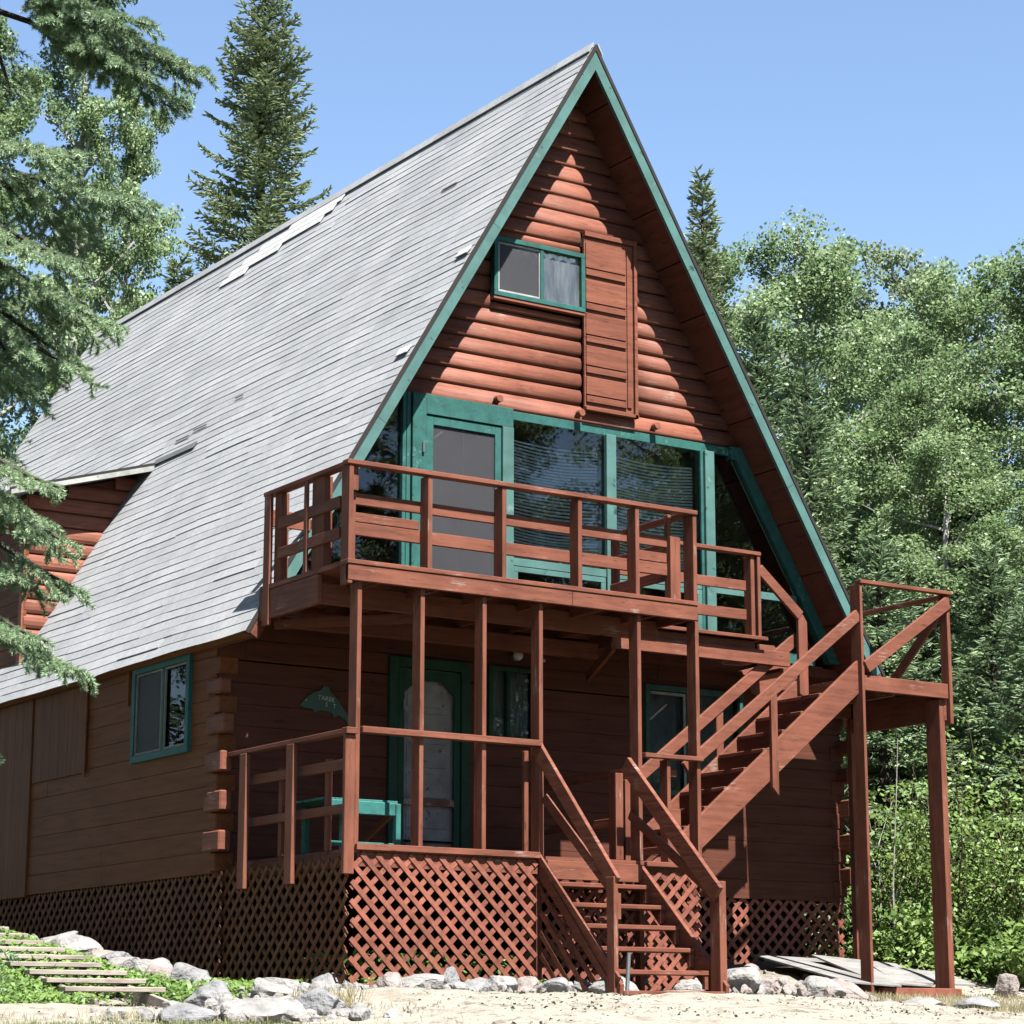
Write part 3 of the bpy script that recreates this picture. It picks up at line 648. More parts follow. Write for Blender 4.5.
# dormer on the left slope
DY = 7.56; dw = 7.93
J = (1.42, 6.54); K = (-.30, 6.03)
MB().prism([(J[0]+.25,DY,J[1]+.085),(K[0],DY,K[1]),(K[0],DY,K[1]-.05),(J[0]+.25,DY,J[1]+.03)], (0,3.6,0)).build('dormer_roof', M['shingle'], cabin)
MB().prism([(J[0]+.05,DY-.03,J[1]-.005),(K[0]-.02,DY-.03,K[1]-.02),(K[0]-.02,DY-.03,K[1]-.075),(J[0]+.02,DY-.03,J[1]-.085)], (0,.028,0)).build('dormer_fascia', M['bareTrim'], cabin)
MB().prism([(J[0]+.1,DY-.035,J[1]+.035),(K[0]-.03,DY-.035,K[1]+.005),(K[0]-.03,DY-.035,K[1]-.018),(J[0]+.06,DY-.035,J[1]-.003)], (0,.035,0)).build('dormer_drip_edge', M['asphalt_edge'], cabin)
mb = MB(); z = 3.6
def dtop(x): return J[1]-.06 + (x-J[0])*(J[1]-K[1])/(J[0]-K[0])
while z < 6.3:
    n = 6; h = .172; xr = lambda zz: RX-(RZ-zz)/SL+.12
    if dtop(.04) < z+h:
        xa = J[0]-(J[1]-.06-(z+h))/((J[1]-K[1])/(J[0]-K[0]))
        xa = max(.04, xa-.12)
    else: xa = .04
    prof = [(-math.sin(math.pi*k/n)**.7*.05 if 0<k<n else 0, z+h*(1-math.cos(math.pi*k/n))/2) for k in range(n+1)]
    if xr(z) > xa+.05:
        Lv = [(xa, dw+dy, q) for dy, q in prof]; Rv = [(max(xr(q),xa+.01), dw+dy, q) for dy, q in prof]; m = n+1
        mb.add(Lv+Rv, [(k, m+k, m+k+1, k+1) for k in range(n)] + [tuple(range(m-1,-1,-1)), tuple(range(m,2*m))])
    z += .177
mb.build('dormer_wall', M['log'], cabin)
mb = MB(); z = 3.4
while z < 5.9: mb.box(.015,.07,dw-.04,11.0,z,z+.172); z += .177
mb.build('dormer_wall', M['siding_side'], cabin)
MB().box(.072,.1,dw+.03,11.0,3.6,6.0).build('dormer_lining', M['dark'], cabin); MB().prism([(.06,dw+.02,3.9),(1.35,dw+.02,6.2),(1.42,dw+.02,6.46),(.06,dw+.02,6.07)], (0,.03,0)).build('dormer_gable_board', M['soffit'], cabin)
MB().box(-.005,.014,dw-.075,dw+.02,3.6,6.0).build('dormer_corner_board', M['log'], cabin)
# lattice
def lattice(name, mat, parent, o, u, v, W, H, pitch=.16, w=.042, t=.009, front=1, mask=None, only=None):
    """crossed diagonal strips in the rectangle o + u*[0,W] + v*[0,H]; n points outward"""
    o = Vector(o); u = Vector(u); v = Vector(v); n = u.cross(v).normalized()
    mb = MB()
    for d in (1, -1):
        if only and d != only: continue
        lay = n*(t*.55 if d == front else -t*.55)
        c = -H
        while c < W + H:
            # line u = c + s (d=1) or u = c + H - s, s = v
            jit = random.uniform(-.006,.006); pts = []
            s0, s1 = 0.0, H
            f = (lambda s: c + s + jit) if d == 1 else (lambda s: c + H - s + jit)
            ss = np.linspace(0, H, 60); ok = [s for s in ss if 0.015 <= f(s) <= W-.015 and (mask is None or mask(f(s), s))]
            if len(ok) > 2:
                a, b = ok[0], ok[-1]
                mb.beam(o + u*f(a) + v*a + lay, o + u*f(b) + v*b + lay, t, w*1.0, up=tuple((u*(1 if d==1 else -1)).cross(n)*1 + v) if False else tuple(n.cross((u*(1 if d==1 else -1)+v).normalized())))
            c += pitch
    return mb.build(name, mat, parent)
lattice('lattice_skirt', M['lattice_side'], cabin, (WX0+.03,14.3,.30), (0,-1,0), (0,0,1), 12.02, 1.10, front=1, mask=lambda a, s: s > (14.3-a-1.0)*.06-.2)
lattice('lattice_skirt', M['lattice'], cabin, (3.75,2.45,.42), (1,0,0), (0,0,1), 3.84, .94, front=1)
lattice('lattice_skirt', M['lattice'], cabin, (WX1-.02,2.45,.55), (0,1,0), (0,0,1), 6, .80, front=1)
MB().box(WX0+.05,WX1-.05,3.1,3.15,0,1.35).box(.9,.95,2.6,14,0,1.35).build('crawl_space_shade', M['dark'], cabin)  # black sheets painting the shade under the house behind the lattice
# ------------------------------------------------------------------ fish plaque
fp = thing('fish_sign', 'dark green wooden fish sign with white letters on the brown porch wall', 'sign', (1.0,2.40,3.0))
fpts = [(.70,3.03),(.76,3.10),(.84,3.16),(.93,3.195),(.96,3.235),(1.01,3.235),(1.04,3.18),(1.12,3.11),(1.20,3.01),(1.24,2.98),(1.31,2.99),(1.27,2.92),(1.26,2.83),(1.21,2.92),(1.13,2.965),(1.08,2.94),(1.05,2.985),(.93,3.0),(.86,2.975),(.84,3.005),(.76,3.01)]
MB().prism([(x,2.395,z) for x, z in fpts], (0,.02,0)).build('fish_body', M['fish'], fp)
def text(s, x, z, size, parent, rot=-R(6)):
    c = bpy.data.curves.new('lettering','FONT'); c.body = s; c.size = size; c.extrude = .001; c.materials.append(M['letters'])
    tmp = bpy.data.objects.new('lettering', c); C.objects.link(tmp); bpy.context.view_layer.update()
    me = bpy.data.meshes.new_from_object(tmp.evaluated_get(bpy.context.evaluated_depsgraph_get())); bpy.data.objects.remove(tmp)
    o = bpy.data.objects.new('lettering', me); C.objects.link(o); o.parent = parent; pl = root_loc(parent)
    o.location = (x-pl[0], 2.392-pl[1], z-pl[2]); o.rotation_euler = (R(90), -rot, 0); return o
text('TAREK', .895, 3.105, .062, fp); text('5', .975, 3.04, .06, fp); text('T', 1.06, 3.03, .06, fp)
sphere((.765,2.392,3.085), .008, 8, 6).build('eye', M['letters'], fp)
# ------------------------------------------------------------------ balcony
bal = thing('balcony', 'upper red brown wooden balcony on posts across the glazed cabin front', 'balcony', (1.75,1.0,3.9))
St, Sv = M['stain'], M['stain_v']
mb = MB(); 
x = -.15
while x < 3.64: x2 = min(x+.14, 3.65); mb.box(x,x2-.0003,.0,2.2 if x > .1 else 1.62,3.935,3.97); x = x2
while x < 5.5: x2 = min(x+.14, 5.53); mb.box(x,x2-.0003,1.22,2.2,3.935,3.97); x = x2
mb.build('deck_floor', St, bal)
MB().box(-.165,2.2,-.045,-.002,3.79,3.93).build('fascia', St, bal, bevel=.004)
MB().box(2.204,3.655,-.045,-.002,3.79,3.93).build('fascia', St, bal, bevel=.004)
MB().box(-.175,3.66,-.055,.09,3.932,3.974).build('nosing', St, bal, bevel=.005)
MB().box(3.66,5.545,1.19,1.30,3.935,3.974).build('nosing', St, bal, bevel=.005)
MB().box(3.60,5.90,1.27,1.32,3.70,3.85).build('rear_fascia', St, bal, bevel=.004)
MB().box(3.60,5.45,1.30,1.34,3.852,3.93).build('rear_joist', St, bal)
MB().box(-.155,-.11,.52,1.64,3.66,3.93).build('side_joist', St, bal, bevel=.004)
MB().box(-.162,-.11,.1,1.62,3.933,3.976).build('side_nosing', St, bal)
MB().box(3.61,3.65,.0,1.2,3.80,3.93).build('side_joist', St, bal)
MB().box(-.14,3.63,.55,.59,3.67,3.86).build('beam', St, bal, bevel=.004)
MB().box(.0,3.63,1.55,1.63,3.62,3.78).build('beam', St, bal, bevel=.004)
for x in (.18,.78,1.38,1.98,2.58,3.18): MB().box(x,x+.04,.0,2.1,3.80,3.93).build('joist', St, bal)
for x in (3.9,4.5,5.1): MB().box(x,x+.04,1.34,2.1,3.80,3.93).build('joist', St, bal)
MB().beam((.0,1.6,3.64),(.9,.6,3.64),.04,.09).build('brace', St, bal)
MB().beam((3.2,.7,3.6),(3.6,1.7,3.45),.04,.09).build('brace', St, bal)
# balcony railing
MB().box(-.19,3.665,-.055,.05,4.82,4.862).build('handrail', St, bal, bevel=.004)
MB().box(-.165,-.07,.05,1.58,4.82,4.862).build('handrail', St, bal, bevel=.004)
MB().box(3.585,3.68,.05,1.25,4.82,4.862).build('handrail', St, bal, bevel=.004)
MB().box(3.68,5.47,1.19,1.29,4.825,4.865).build('handrail', St, bal, bevel=.004)
for x in (-.165,-.11):
    pass
def post(parent, *b, name='post'): return MB().box(*b).build(name, Sv, parent, bevel=.004)
post(bal, -.165,-.12,-.04,.10,3.76,4.82); post(bal, -.118,-.045,.05,.09,3.975,4.60); post(bal,-.115,-.05,.0,.048,4.6,4.82)
for x in (.645,1.435,2.275,2.935): post(bal, x,x+.045,-.035,.105,3.975,4.82)
post(bal, 3.615,3.66,-.04,.12,3.975,4.82); post(bal, 3.41,3.53,.05,.09,3.975,4.60); post(bal, 3.41,3.45,.09,.15,3.975,4.82)
def slat(parent, *b): return MB().box(*b).build('rail_board', St, parent, bevel=.004)
slat(bal,-.045,3.55,.108,.146,4.50,4.605); slat(bal,-.045,3.55,.108,.146,4.225,4.34)
slat(bal,-.045,.64,.109,.145,4.346,4.43); slat(bal,2.98,3.41,.109,.145,4.348,4.44)
post(bal,-.165,-.13,1.44,1.56,3.60,4.82); post(bal,-.125,-.04,1.30,1.42,3.975,4.82); post(bal,-.16,-.135,.74,.80,3.975,4.82); post(bal,-.13,-.04,.48,.70,3.975,4.82)
slat(bal,-.155,-.118,.15,1.30,4.47,4.57); slat(bal,-.155,-.118,.15,1.30,4.19,4.29); slat(bal,-.05,.35,1.60,1.63,4.56,4.72)
post(bal,3.60,3.645,1.19,1.29,3.975,4.82); slat(bal,3.56,3.598,.15,1.25,4.50,4.6); slat(bal,3.56,3.598,.15,1.25,4.23,4.33)
post(bal,5.35,5.40,1.22,1.34,3.975,4.82); post(bal,5.425,5.465,1.20,1.30,3.93,4.82)
slat(bal,3.66,5.35,1.30,1.335,4.46,4.565); slat(bal,3.66,5.35,1.30,1.335,4.15,4.26)
# ------------------------------------------------------------------ porch
por = thing('porch', 'red brown lower porch with tall thin posts over a diagonal lattice skirt', 'porch', (1.8,1.2,.3))
mb = MB(); y = .0
while y < 2.38: mb.box(0.02,3.68,y,y+.134,1.465,1.50); y += .14
mb.build('porch_floor', St, por)
MB().box(-.035,1.845,-.045,-.003,1.475,1.53).build('rim_board', St, por, bevel=.004)
MB().box(.0,1.84,.002,.04,1.34,1.46).box(-.01,.03,.04,2.38,1.34,1.46).build('rim_joist', St, por)
MB().box(1.90,2.98,-.03,-.0,1.30,1.463).build('riser_board', St, por, bevel=.003)
MB().box(3.02,3.66,-.05,-.0,1.45,1.495).build('rim_board', St, por, bevel=.004)
MB().box(3.02,3.66,.0,.04,1.34,1.45).build('rim_joist', M['soffit'], por)
for x, zt in ((-.04,3.79),(.60,3.79),(1.25,3.79),(1.86,3.79),(2.97,3.79),(3.655,3.79)):
    post(por, x,x+.043,-.0+.001,.14,1.50 if x < 1 else (1.5 if x < 3.5 else 1.30),zt)
post(por, 1.80,1.845,.15,.19,1.5,2.45); post(por,1.905,1.95,.06,.15,1.5,2.47)
MB().box(.005,1.86,-.045,.045,2.475,2.53).build('handrail', St, por, bevel=.004)
MB().box(3.02,3.70,-.045,.045,2.455,2.495).build('handrail', St, por, bevel=.004)
post(por,3.30,3.34,.0,.12,1.5,2.455); slat(por,3.345,3.45,.05,.08,2.30,2.37); slat(por,3.02,3.2,.08,.11,2.05,2.09); slat(por,3.345,3.5,.06,.09,1.5,2.0)
MB().box(-.14,-.045,.03,2.23,2.465,2.505).build('handrail', St, por, bevel=.004)
MB().box(-.16,-.05,-.06,.028,2.455,2.51).build('rail_cap', St, por, bevel=.004)
for y_, za in ((-.01,1.27),(.93,1.23),(1.84,1.23)):
    if y_ < 0: MB().box(-.155,-.055,-.03,.015,za,2.45).build('post', Sv, por, bevel=.004)
    else: post(por,-.145,-.10,y_,y_+.13,za,2.463)
slat(por,-.05,-.015,.14,1.95,2.18,2.27); slat(por,-.05,-.015,.14,1.95,1.80,1.88)
post(por,-.012,.03,.52,.58,1.5,2.3); post(por,-.012,.03,1.38,1.44,1.5,2.3)
# right hand rail running back
MB().box(3.25,3.29,.6,2.3,2.33,2.42).build('handrail', St, por); slat(por,3.25,3.29,.6,2.3,1.88,1.96)
post(por,3.02,3.12,.45,.55,1.5,2.35); post(por,3.18,3.24,.5,.6,1.5,2.3)
lattice('lattice_panel', M['lattice'], por, (-.09,-.005,.28), (1,0,0), (0,0,1), 1.93, 1.17, pitch=.16, front=-1)
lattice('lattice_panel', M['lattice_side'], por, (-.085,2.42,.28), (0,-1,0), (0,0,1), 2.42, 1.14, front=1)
lattice('lattice_panel', M['lattice'], por, (3.04,-.005,.28), (1,0,0), (0,0,1), .62, 1.12, front=1)
lattice('lattice_panel', M['lattice'], por, (1.86,.30,.28), (1,0,0), (0,0,1), 1.8, 1.1, front=1)
lattice('lattice_panel', M['lattice'], por, (3.68,.0,.28), (0,1,0), (0,0,1), 2.3, 1.1, front=1)
MB().box(1.84,1.90,.02,.10,.25,1.5).build('support_post', M['soffit'], por); MB().box(2.98,3.03,.02,.10,.25,1.46).build('support_post', M['soffit'], por)
# ------------------------------------------------------------------ front stairs
fs_ = thing('porch_stairs', 'short red brown stairs from the sandy ground up to the porch', 'stairs', (2.4,-.6,.3))
def stringer(x, name='stringer', d=.30):
    MB().prism([(x,.02,1.47),(x,-1.22,.36),(x,-1.20,.24),(x,-1.22+d*.67,.24),(x,.02,1.47-d)], (.04,0,0)).build(name, St, fs_, bevel=.003)
stringer(1.855, d=.15); stringer(2.985)
MB().beam((1.853,.0,1.50),(1.853,-1.20,.40),.03,.05).build('stringer_cap', St, fs_)
for k, (yy, zz) in enumerate([(-.02,1.27),(-.24,1.08),(-.45,.89),(-.66,.69),(-.87,.49),(-1.08,.31)]):
    MB().box(1.90,2.982,yy-.13,yy+.12,zz-.04,zz).build('tread', St, fs_, bevel=.005)
    if k < 5: MB().box(2.93,2.98,yy-.12,yy-.08,zz-.16,zz-.042).build('cleat', St, fs_)
lattice('lattice_side', M['stain'], fs_, (1.845,.0,.28), (0,-1,0), (0,0,1), 1.15, 1.15, pitch=.19, w=.05, only=-1, mask=lambda a, s: s < 1.13 - a*.93)
MB().beam((1.87,.05,2.47),(1.87,-1.14,1.20),.04,.14).build('handrail', St, fs_, bevel=.004)
MB().beam((1.90,-.02,2.02),(1.90,-1.08,1.12),.035,.085).build('lower_rail', St, fs_, bevel=.004)
MB().beam((2.94,.16,2.40),(2.94,-1.18,1.14),.045,.16).build('handrail', St, fs_, bevel=.004)
MB().beam((2.955,.12,1.93),(2.955,-1.08,1.16),.035,.085).build('lower_rail', St, fs_, bevel=.004)
post(fs_,1.835,1.88,-1.16,-1.05,.24,1.26,name='newel_post'); post(fs_,1.882,1.92,-1.15,-1.06,.9,1.12,name='newel_block')
post(fs_,2.965,3.04,-1.17,-1.03,.22,1.26,name='newel_post')
pipe = tag(MB().tube([(1.93,-1.2,.22),(1.98,-1.17,.62)], .018, 8).build('metal_stake', M['metal'], None), 'thin grey metal stake beside the left post of the porch stairs', 'stake')
# ------------------------------------------------------------------ side stairs up to the landing
ss = thing('side_stairs', 'long red brown stairs rising right from the porch to the landing', 'stairs', (5.0,.9,1.5))
def st_z(x): return 2.0 + .814*(x-4.07)
for y_, nm in ((.50,0),(1.28,1)):
    MB().prism([(3.50,y_,1.54),(6.15,y_,st_z(6.15)),(6.15,y_,st_z(6.15)-.34),(3.68,y_,1.36),(3.50,y_,1.36)], (0,.045,0)).build('stringer', St, ss, bevel=.003)
for k in range(1,10):
    z_ = 1.5 + .2035*k; x_ = 4.07 + (z_-2.0)/.814
    MB().box(x_-.04,x_+.245,.555,1.27,z_-.045,z_-.005).build('tread', St, ss, bevel=.005)
    MB().box(x_+.02,x_+.20,.548,.585,z_-.085,z_-.047).build('cleat', St, ss)
    MB().box(x_+.215,x_+.235,.56,1.27,z_+.0,z_+.155).build('riser', M['soffit'], ss) if k % 1 == 0 and k < 9 else None
def railz(x): return 2.62 + .757*(x-4.08)
MB().beam((3.88,.48,railz(3.88)-.02),(6.15,.48,railz(6.15)-.02),.04,.115).build('handrail', St, ss, bevel=.004)
MB().beam((3.75,1.34,2.28),(6.05,1.34,4.03),.04,.12).build('handrail', St, ss, bevel=.004)
MB().prism([(4.95,.455,2.32),(5.03,.455,2.24),(5.03,.455,3.28),(4.95,.455,3.22)], (0,.04,0)).build('baluster', Sv, ss, bevel=.003)
MB().prism([(4.95,1.33,2.35),(5.04,1.33,2.40),(5.04,1.33,3.25),(4.95,1.33,3.18)], (0,.04,0)).build('baluster', Sv, ss, bevel=.003)
# short upper flight to the balcony
us = thing('upper_stairs', 'short flight between the landing and the balcony end', 'stairs', (5.8,1.5,3.5))
k_ = 1.0373; MB().prism([(-10.05+(x+10.05)*k_, 2.05, z*k_) for x, z in ((5.55,3.92),(5.75,3.92),(6.12,3.56),(6.12,3.2),(5.95,3.30),(5.72,3.42),(5.60,3.36),(5.45,3.40),(5.30,3.62),(5.55,3.69))], (0,.04,0)).build('stringer', St, us, bevel=.003)
MB().box(5.60,5.86,1.39,2.05,3.80,3.84).build('tread', St, us); MB().box(5.86,6.12,1.39,2.05,3.66,3.70).build('tread', St, us)
MB().box(5.0,5.3,1.345,1.385,3.25,3.5).build('cleat', St, us) if False else None
MB().beam((5.47,1.24,4.70),(6.02,1.24,4.25),.04,.11).build('handrail', St, us, bevel=.004)
MB().prism([(5.99,1.23,3.42),(6.11,1.23,3.36),(6.11,1.23,4.19),(6.03,1.23,4.30),(5.99,1.23,4.30)], (0,.045,0)).build('post', Sv, us, bevel=.004)
# landing
ld = thing('stair_landing', 'tall open wooden landing on two long posts right of the cabin', 'landing', (6.8,1.1,.35))
mb = MB(); y = .5
while y < 1.98: mb.box(6.16,7.39,y,y+.134,3.495,3.53); y += .14
mb.build('landing_floor', St, ld)
MB().box(6.20,7.36,.455,.498,3.385,3.54).build('fascia', St, ld, bevel=.004)
MB().box(7.33,7.37,.5,2.0,3.16,3.49).build('side_joist', St, ld, bevel=.004); MB().box(6.2,7.33,1.95,1.99,3.33,3.49).build('back_joist', St, ld); MB().box(6.6,6.64,.5,1.94,3.36,3.49).build('joist', St, ld)
G_ = gzf(6.2,.5)
MB().box(6.15,6.185,.44,.60,.28,4.49).build('post', Sv, ld, bevel=.004); MB().box(6.187,6.235,.50,.60,.28,3.38).build('post', Sv, ld, bevel=.004)
MB().box(7.27,7.345,.505,.72,.25,3.38).build('post', Sv, ld, bevel=.004); MB().box(7.365,7.41,.44,.56,3.12,4.49).build('post', Sv, ld, bevel=.004)
MB().box(7.33,7.40,1.92,2.02,3.16,4.46).build('post', Sv, ld, bevel=.004); MB().box(7.3,7.38,1.93,2.0,.5,3.32).build('post', Sv, ld) 
MB().box(6.15,7.43,.42,.51,4.492,4.53).build('handrail', St, ld, bevel=.004)
MB().box(7.34,7.43,.51,2.02,4.462,4.50).build('handrail', St, ld, bevel=.004)
MB().beam((6.20,.435,3.62),(7.38,.435,4.41),.035,.13).build('brace', St, ld, bevel=.004)
MB().beam((7.385,.58,4.32),(7.385,1.45,3.56),.035,.10).build('brace', St, ld, bevel=.004)
MB().box(6.30,7.36,.42,.52,.27,.40).build('base_board', M['lattice'], ld, bevel=.004)
# ------------------------------------------------------------------ turquoise low bench on the porch
bn = thing('low_bench', 'low turquoise painted wooden bench on the porch behind the corner post', 'bench', (.4,.9,1.5))
TQ = paint('turquoise_paint', (.045,.23,.205), worn=(.5,.62,.58), grain=(9,9,9), var=.1, wear=.66)
MB().box(.02,.76,.62,.65,1.84,1.96).build('apron', TQ, bn, bevel=.008)
mb = MB()
for k in range(6): mb.box(.02,.78,.66+k*.13,.78+k*.13,1.955,1.98)
mb.build('seat', TQ, bn, bevel=.004)
for x_, y_ in ((.73,.60),(.22,.66),(.73,1.36),(.22,1.36)): MB().box(x_,x_+.05,y_,y_+.07,1.5,1.95).build('leg', TQ, bn, bevel=.006)
MB().box(.05,.73,.63,.66,1.555,1.60).build('stretcher', TQ, bn, bevel=.004)
MB().beam((.755,.70,1.88),(.755,1.36,1.60),.02,.05).build('brace', M['inside_wood'], bn)
# ------------------------------------------------------------------ wooden walkway
wk = thing('slatted_walkway', 'weathered lumber walkway of spaced treads lying on the slope left of the cabin', 'walkway', (-1.8,2.2,.3))
def wz(y): return .31 + .19*(y-1.05)
for i in range(10):
    y_ = 1.05 + .40*i; xo = -.045*i*.4
    MB().beam((-2.13+xo-random.uniform(0,.06),y_,wz(y_)),(-1.30+xo+random.uniform(0,.06),y_+random.uniform(-.02,.02),wz(y_)+.0),.14,.042).build('tread', M['lumber'], wk, bevel=.005)
for x_ in (-2.02,-1.40):
    MB().beam((x_,.72,wz(.72)-.09),(x_-.18,4.95,wz(4.95)-.09),.04,.13).build('side_board', M['lumber'], wk, bevel=.004)
# ------------------------------------------------------------------ old boards on the ground
def slab(pts, th, label, name='old_board', mat='old_ply', cat='board'):
    c = np.mean(pts, 0); mb = MB()
    o = MB().prism(pts, (0,0,th)).build(name, M[mat], None, bevel=.003)
    return tag(o, label, cat, 'old boards lying right of the porch stairs')
slab([(6.05,2.15,.74),(7.15,2.0,.70),(6.42,.30,.40),(5.95,.55,.44)], .022, 'long grey weathered board with a dark edge, left of the near landing post')
slab([(6.50,1.75,.74),(7.55,1.60,.66),(7.25,.75,.42),(6.40,.62,.44)], .022, 'pale grey weathered board lying between the two landing posts')
slab([(7.0,1.40,.64),(7.85,1.15,.56),(7.75,.62,.43),(6.85,.85,.46)], .02, 'split pale board lying under the far landing post')
# ------------------------------------------------------------------ rocks
def rock(x, y, sx, sy, sz, mat, label, seed, sink=.35, rot=0, z=None):
    r = np.random.default_rng(seed); import bmesh
    bm = bmesh.new(); bmesh.ops.create_icosphere(bm, subdivisions=4, radius=1)
    ph = r.uniform(0,6.28,(6,3)); fr = r.normal(0,1.6,(6,3)); cut = [(Vector(r.normal(0,1,3)).normalized(), r.uniform(.52,.82)) for _ in range(13)]
    for v in bm.verts:
        p = v.co.copy(); d = sum(math.sin(fr[i][0]*p.x*2+fr[i][1]*p.y*2+fr[i][2]*p.z*2+ph[i][0]) for i in range(6))*.035
        for n_, k in cut:
            e = p.dot(n_)-k
            if e > 0: p -= n_*e*.9
        p *= 1+d; p += Vector(r.normal(0,.006,3)); v.co = p
    me = bpy.data.meshes.new('rock'); 
    for v in bm.verts: v.co = Vector((v.co.x*sx, v.co.y*sy, v.co.z*sz))
    bm.to_mesh(me); bm.free(); me.materials.append(M[mat])
    o = bpy.data.objects.new('rock', me); C.objects.link(o); o.location = (x, y, (gzf(x,y) if z is None else z) + sz*(1-2*sink)); o.rotation_euler = (0,0,rot)
    return tag(o, label, 'rock', 'rocks along the foot of the cabin')
rocks = [
 (-.70,5.75,.26,.22,.20,'rock_grey','dark grey rock at the far left end of the rock border'),
 (-.72,5.38,.12,.12,.17,'rock_pale','narrow upright pale rock, second from the far left of the border'),
 (-.80,5.05,.13,.12,.10,'rock_pale','small pale rock peeking out between taller rocks near the far left'),
 (-.72,4.72,.30,.24,.25,'rock_pale','tall peaked pale rock in the middle of the left rock border'),
 (-.78,4.15,.26,.28,.19,'rock_pale','long pale rock sloping down beside the tall peaked one'),
 (-.76,3.62,.20,.20,.16,'rock_pink','lichen speckled rock right of the long sloping one in the left border'),
 (-.74,3.25,.20,.18,.15,'rock_grey','broad grey speckled rock halfway down the left border'),
 (-.82,2.86,.20,.18,.14,'rock_pale','flat white topped rock beside the walkway'),
 (-.72,2.52,.20,.16,.19,'rock_pale','pointed pale rock with a shaded left face near the weeds'),
 (-.80,2.12,.18,.15,.15,'rock_pink','squat pinkish rock below the pointed one'),
 (-.70,1.72,.21,.18,.18,'rock_grey','round topped grey rock standing alone by the lattice'),
 (-.62,1.28,.12,.10,.08,'rock_pale','small low white stone near the end of the left lattice'),
 (-1.25,.15,.20,.16,.14,'rock_grey','grey rock between the weeds below the lone round topped one'),
 (-.95,-.25,.24,.17,.13,'rock_pale','pale rock in the weeds below the left lattice'),
 (-.45,.45,.20,.15,.13,'rock_pale','pale rock at the foot of the left porch lattice'),
 (-.10,.30,.20,.14,.12,'rock_grey','grey rock near the porch corner, left of the corner lattice'),
 (-2.73,-2.5,.22,.18,.10,'rock_grey','wide flat grey stone at the bottom left of the picture'),
 (-1.97,-2.2,.34,.24,.13,'rock_pale','largest flat pale stone low in front of the porch corner'),
 (-1.30,-1.75,.22,.2,.12,'rock_grey','mottled grey stone right of the largest flat stone'),
 (.06,-.40,.13,.12,.11,'rock_pink','pinkish rock below the corner of the front lattice'),
 (.38,-.42,.23,.17,.13,'rock_pale','bright rounded boulder, biggest along the front lattice'),
 (.67,-.40,.11,.11,.13,'rock_grey','upright split grey rock right of the bright boulder'),
 (.90,-.45,.17,.13,.09,'rock_grey','low angular grey rock in the middle of the front row'),
 (1.18,-.42,.20,.14,.10,'rock_pale','pale wedge shaped rock in the front row'),
 (1.42,-.46,.15,.13,.09,'rock_pink','pinkish tilted rock near the right end of the front row'),
 (1.68,-.50,.13,.12,.10,'rock_grey','dark grey round rock just left of the stairs'),
 (1.93,-.58,.11,.11,.09,'rock_pale','white egg shaped rock next to the stair side'),
 (1.98,-.98,.23,.14,.12,'rock_pale','smooth white boulder touching the left stair post') ,
 (3.55,.0,.18,.16,.14,'rock_pale','pale rock behind the right stair post'),
 (3.75,-.38,.26,.24,.19,'rock_pale','big bright boulder right of the porch stairs'),
 (4.12,-.15,.20,.18,.15,'rock_grey','grey boulder behind the big bright one'),
 (4.42,.10,.15,.13,.12,'rock_pink','pinkish rock below the side stairs'),
 (4.62,-.52,.26,.22,.14,'rock_pale','broad pale boulder in the sand right of centre'),
 (5.15,-.25,.28,.24,.18,'rock_pink','rough pinkish boulder left of the near landing post'),
 (5.0,.55,.12,.1,.1,'rock_pink','small reddish stone near the old boards'),
 (5.45,-1.05,.24,.18,.09,'rock_pale','low flat stone in the sand at the bottom right'),
 (6.15,-1.0,.26,.18,.09,'rock_grey','flat grey stone in the sand, second from the right'),
 (8.35,.75,.14,.14,.19,'rock_pink','upright brownish rock by the weeds at the right edge'),
]
for i, (x, y, a, b, c, m, l) in enumerate(rocks): rock(x, y, a*1.12, b*1.12, c*1.15, m, l, 100+i, rot=random.uniform(-.5,.5))
# broken stones too many to count
def rubble(pts, name, label, mat, smin, smax, seed):
    import bmesh
    r = np.random.default_rng(seed); base_ = bmesh.new(); bmesh.ops.create_icosphere(base_, subdivisions=2, radius=1); V0 = np.array([v.co[:] for v in base_.verts]); F0 = [tuple(v.index for v in f.verts) for f in base_.faces]; base_.free()
    vs_, fs = [], []
    for i, (x, y) in enumerate(pts):
        q = V0*r.uniform(.6,1.3,3); 
        for _ in range(5):
            n_ = r.normal(0,1,3); n_ /= np.linalg.norm(n_); e = q@n_-r.uniform(.45,.8); q = q-np.outer(np.clip(e,0,9),n_)
        sz = r.uniform(smin,smax)*(1 if r.random()<.8 else 1.5); q = q*sz; q = q+np.array([x,y,gzf(x,y)+sz*.25]); fs += [tuple(k+len(vs_) for k in f) for f in F0]; vs_ += q.tolist()
    me = bpy.data.meshes.new(name); me.from_pydata(vs_, [], fs); me.materials.append(M[mat]); o = bpy.data.objects.new(name, me); C.objects.link(o)
    return tag(o, label, 'rubble', None, 'stuff')
rr_ = np.random.default_rng(5)
P_ = [(rr_.uniform(-3.2,-.9), rr_.normal(-2.1,.25)) for _ in range(45)] + [(rr_.uniform(-.3,2.2), rr_.normal(-.42,.12)) for _ in range(60)] + [(rr_.normal(-.72,.10), rr_.uniform(.7,6)) for _ in range(70)] + [(rr_.uniform(-1.6,.2), rr_.normal(-.35,.25)) for _ in range(50)] + [(rr_.uniform(3.4,5.8), rr_.normal(-.2,.35)) for _ in range(80)] + [(rr_.uniform(4.2,6.4), rr_.uniform(.3,1.9)) for _ in range(60)]
rubble(P_[:225], 'rubble', 'small broken pale stones filling between the rocks', 'rock_pale', .03, .075, 1)
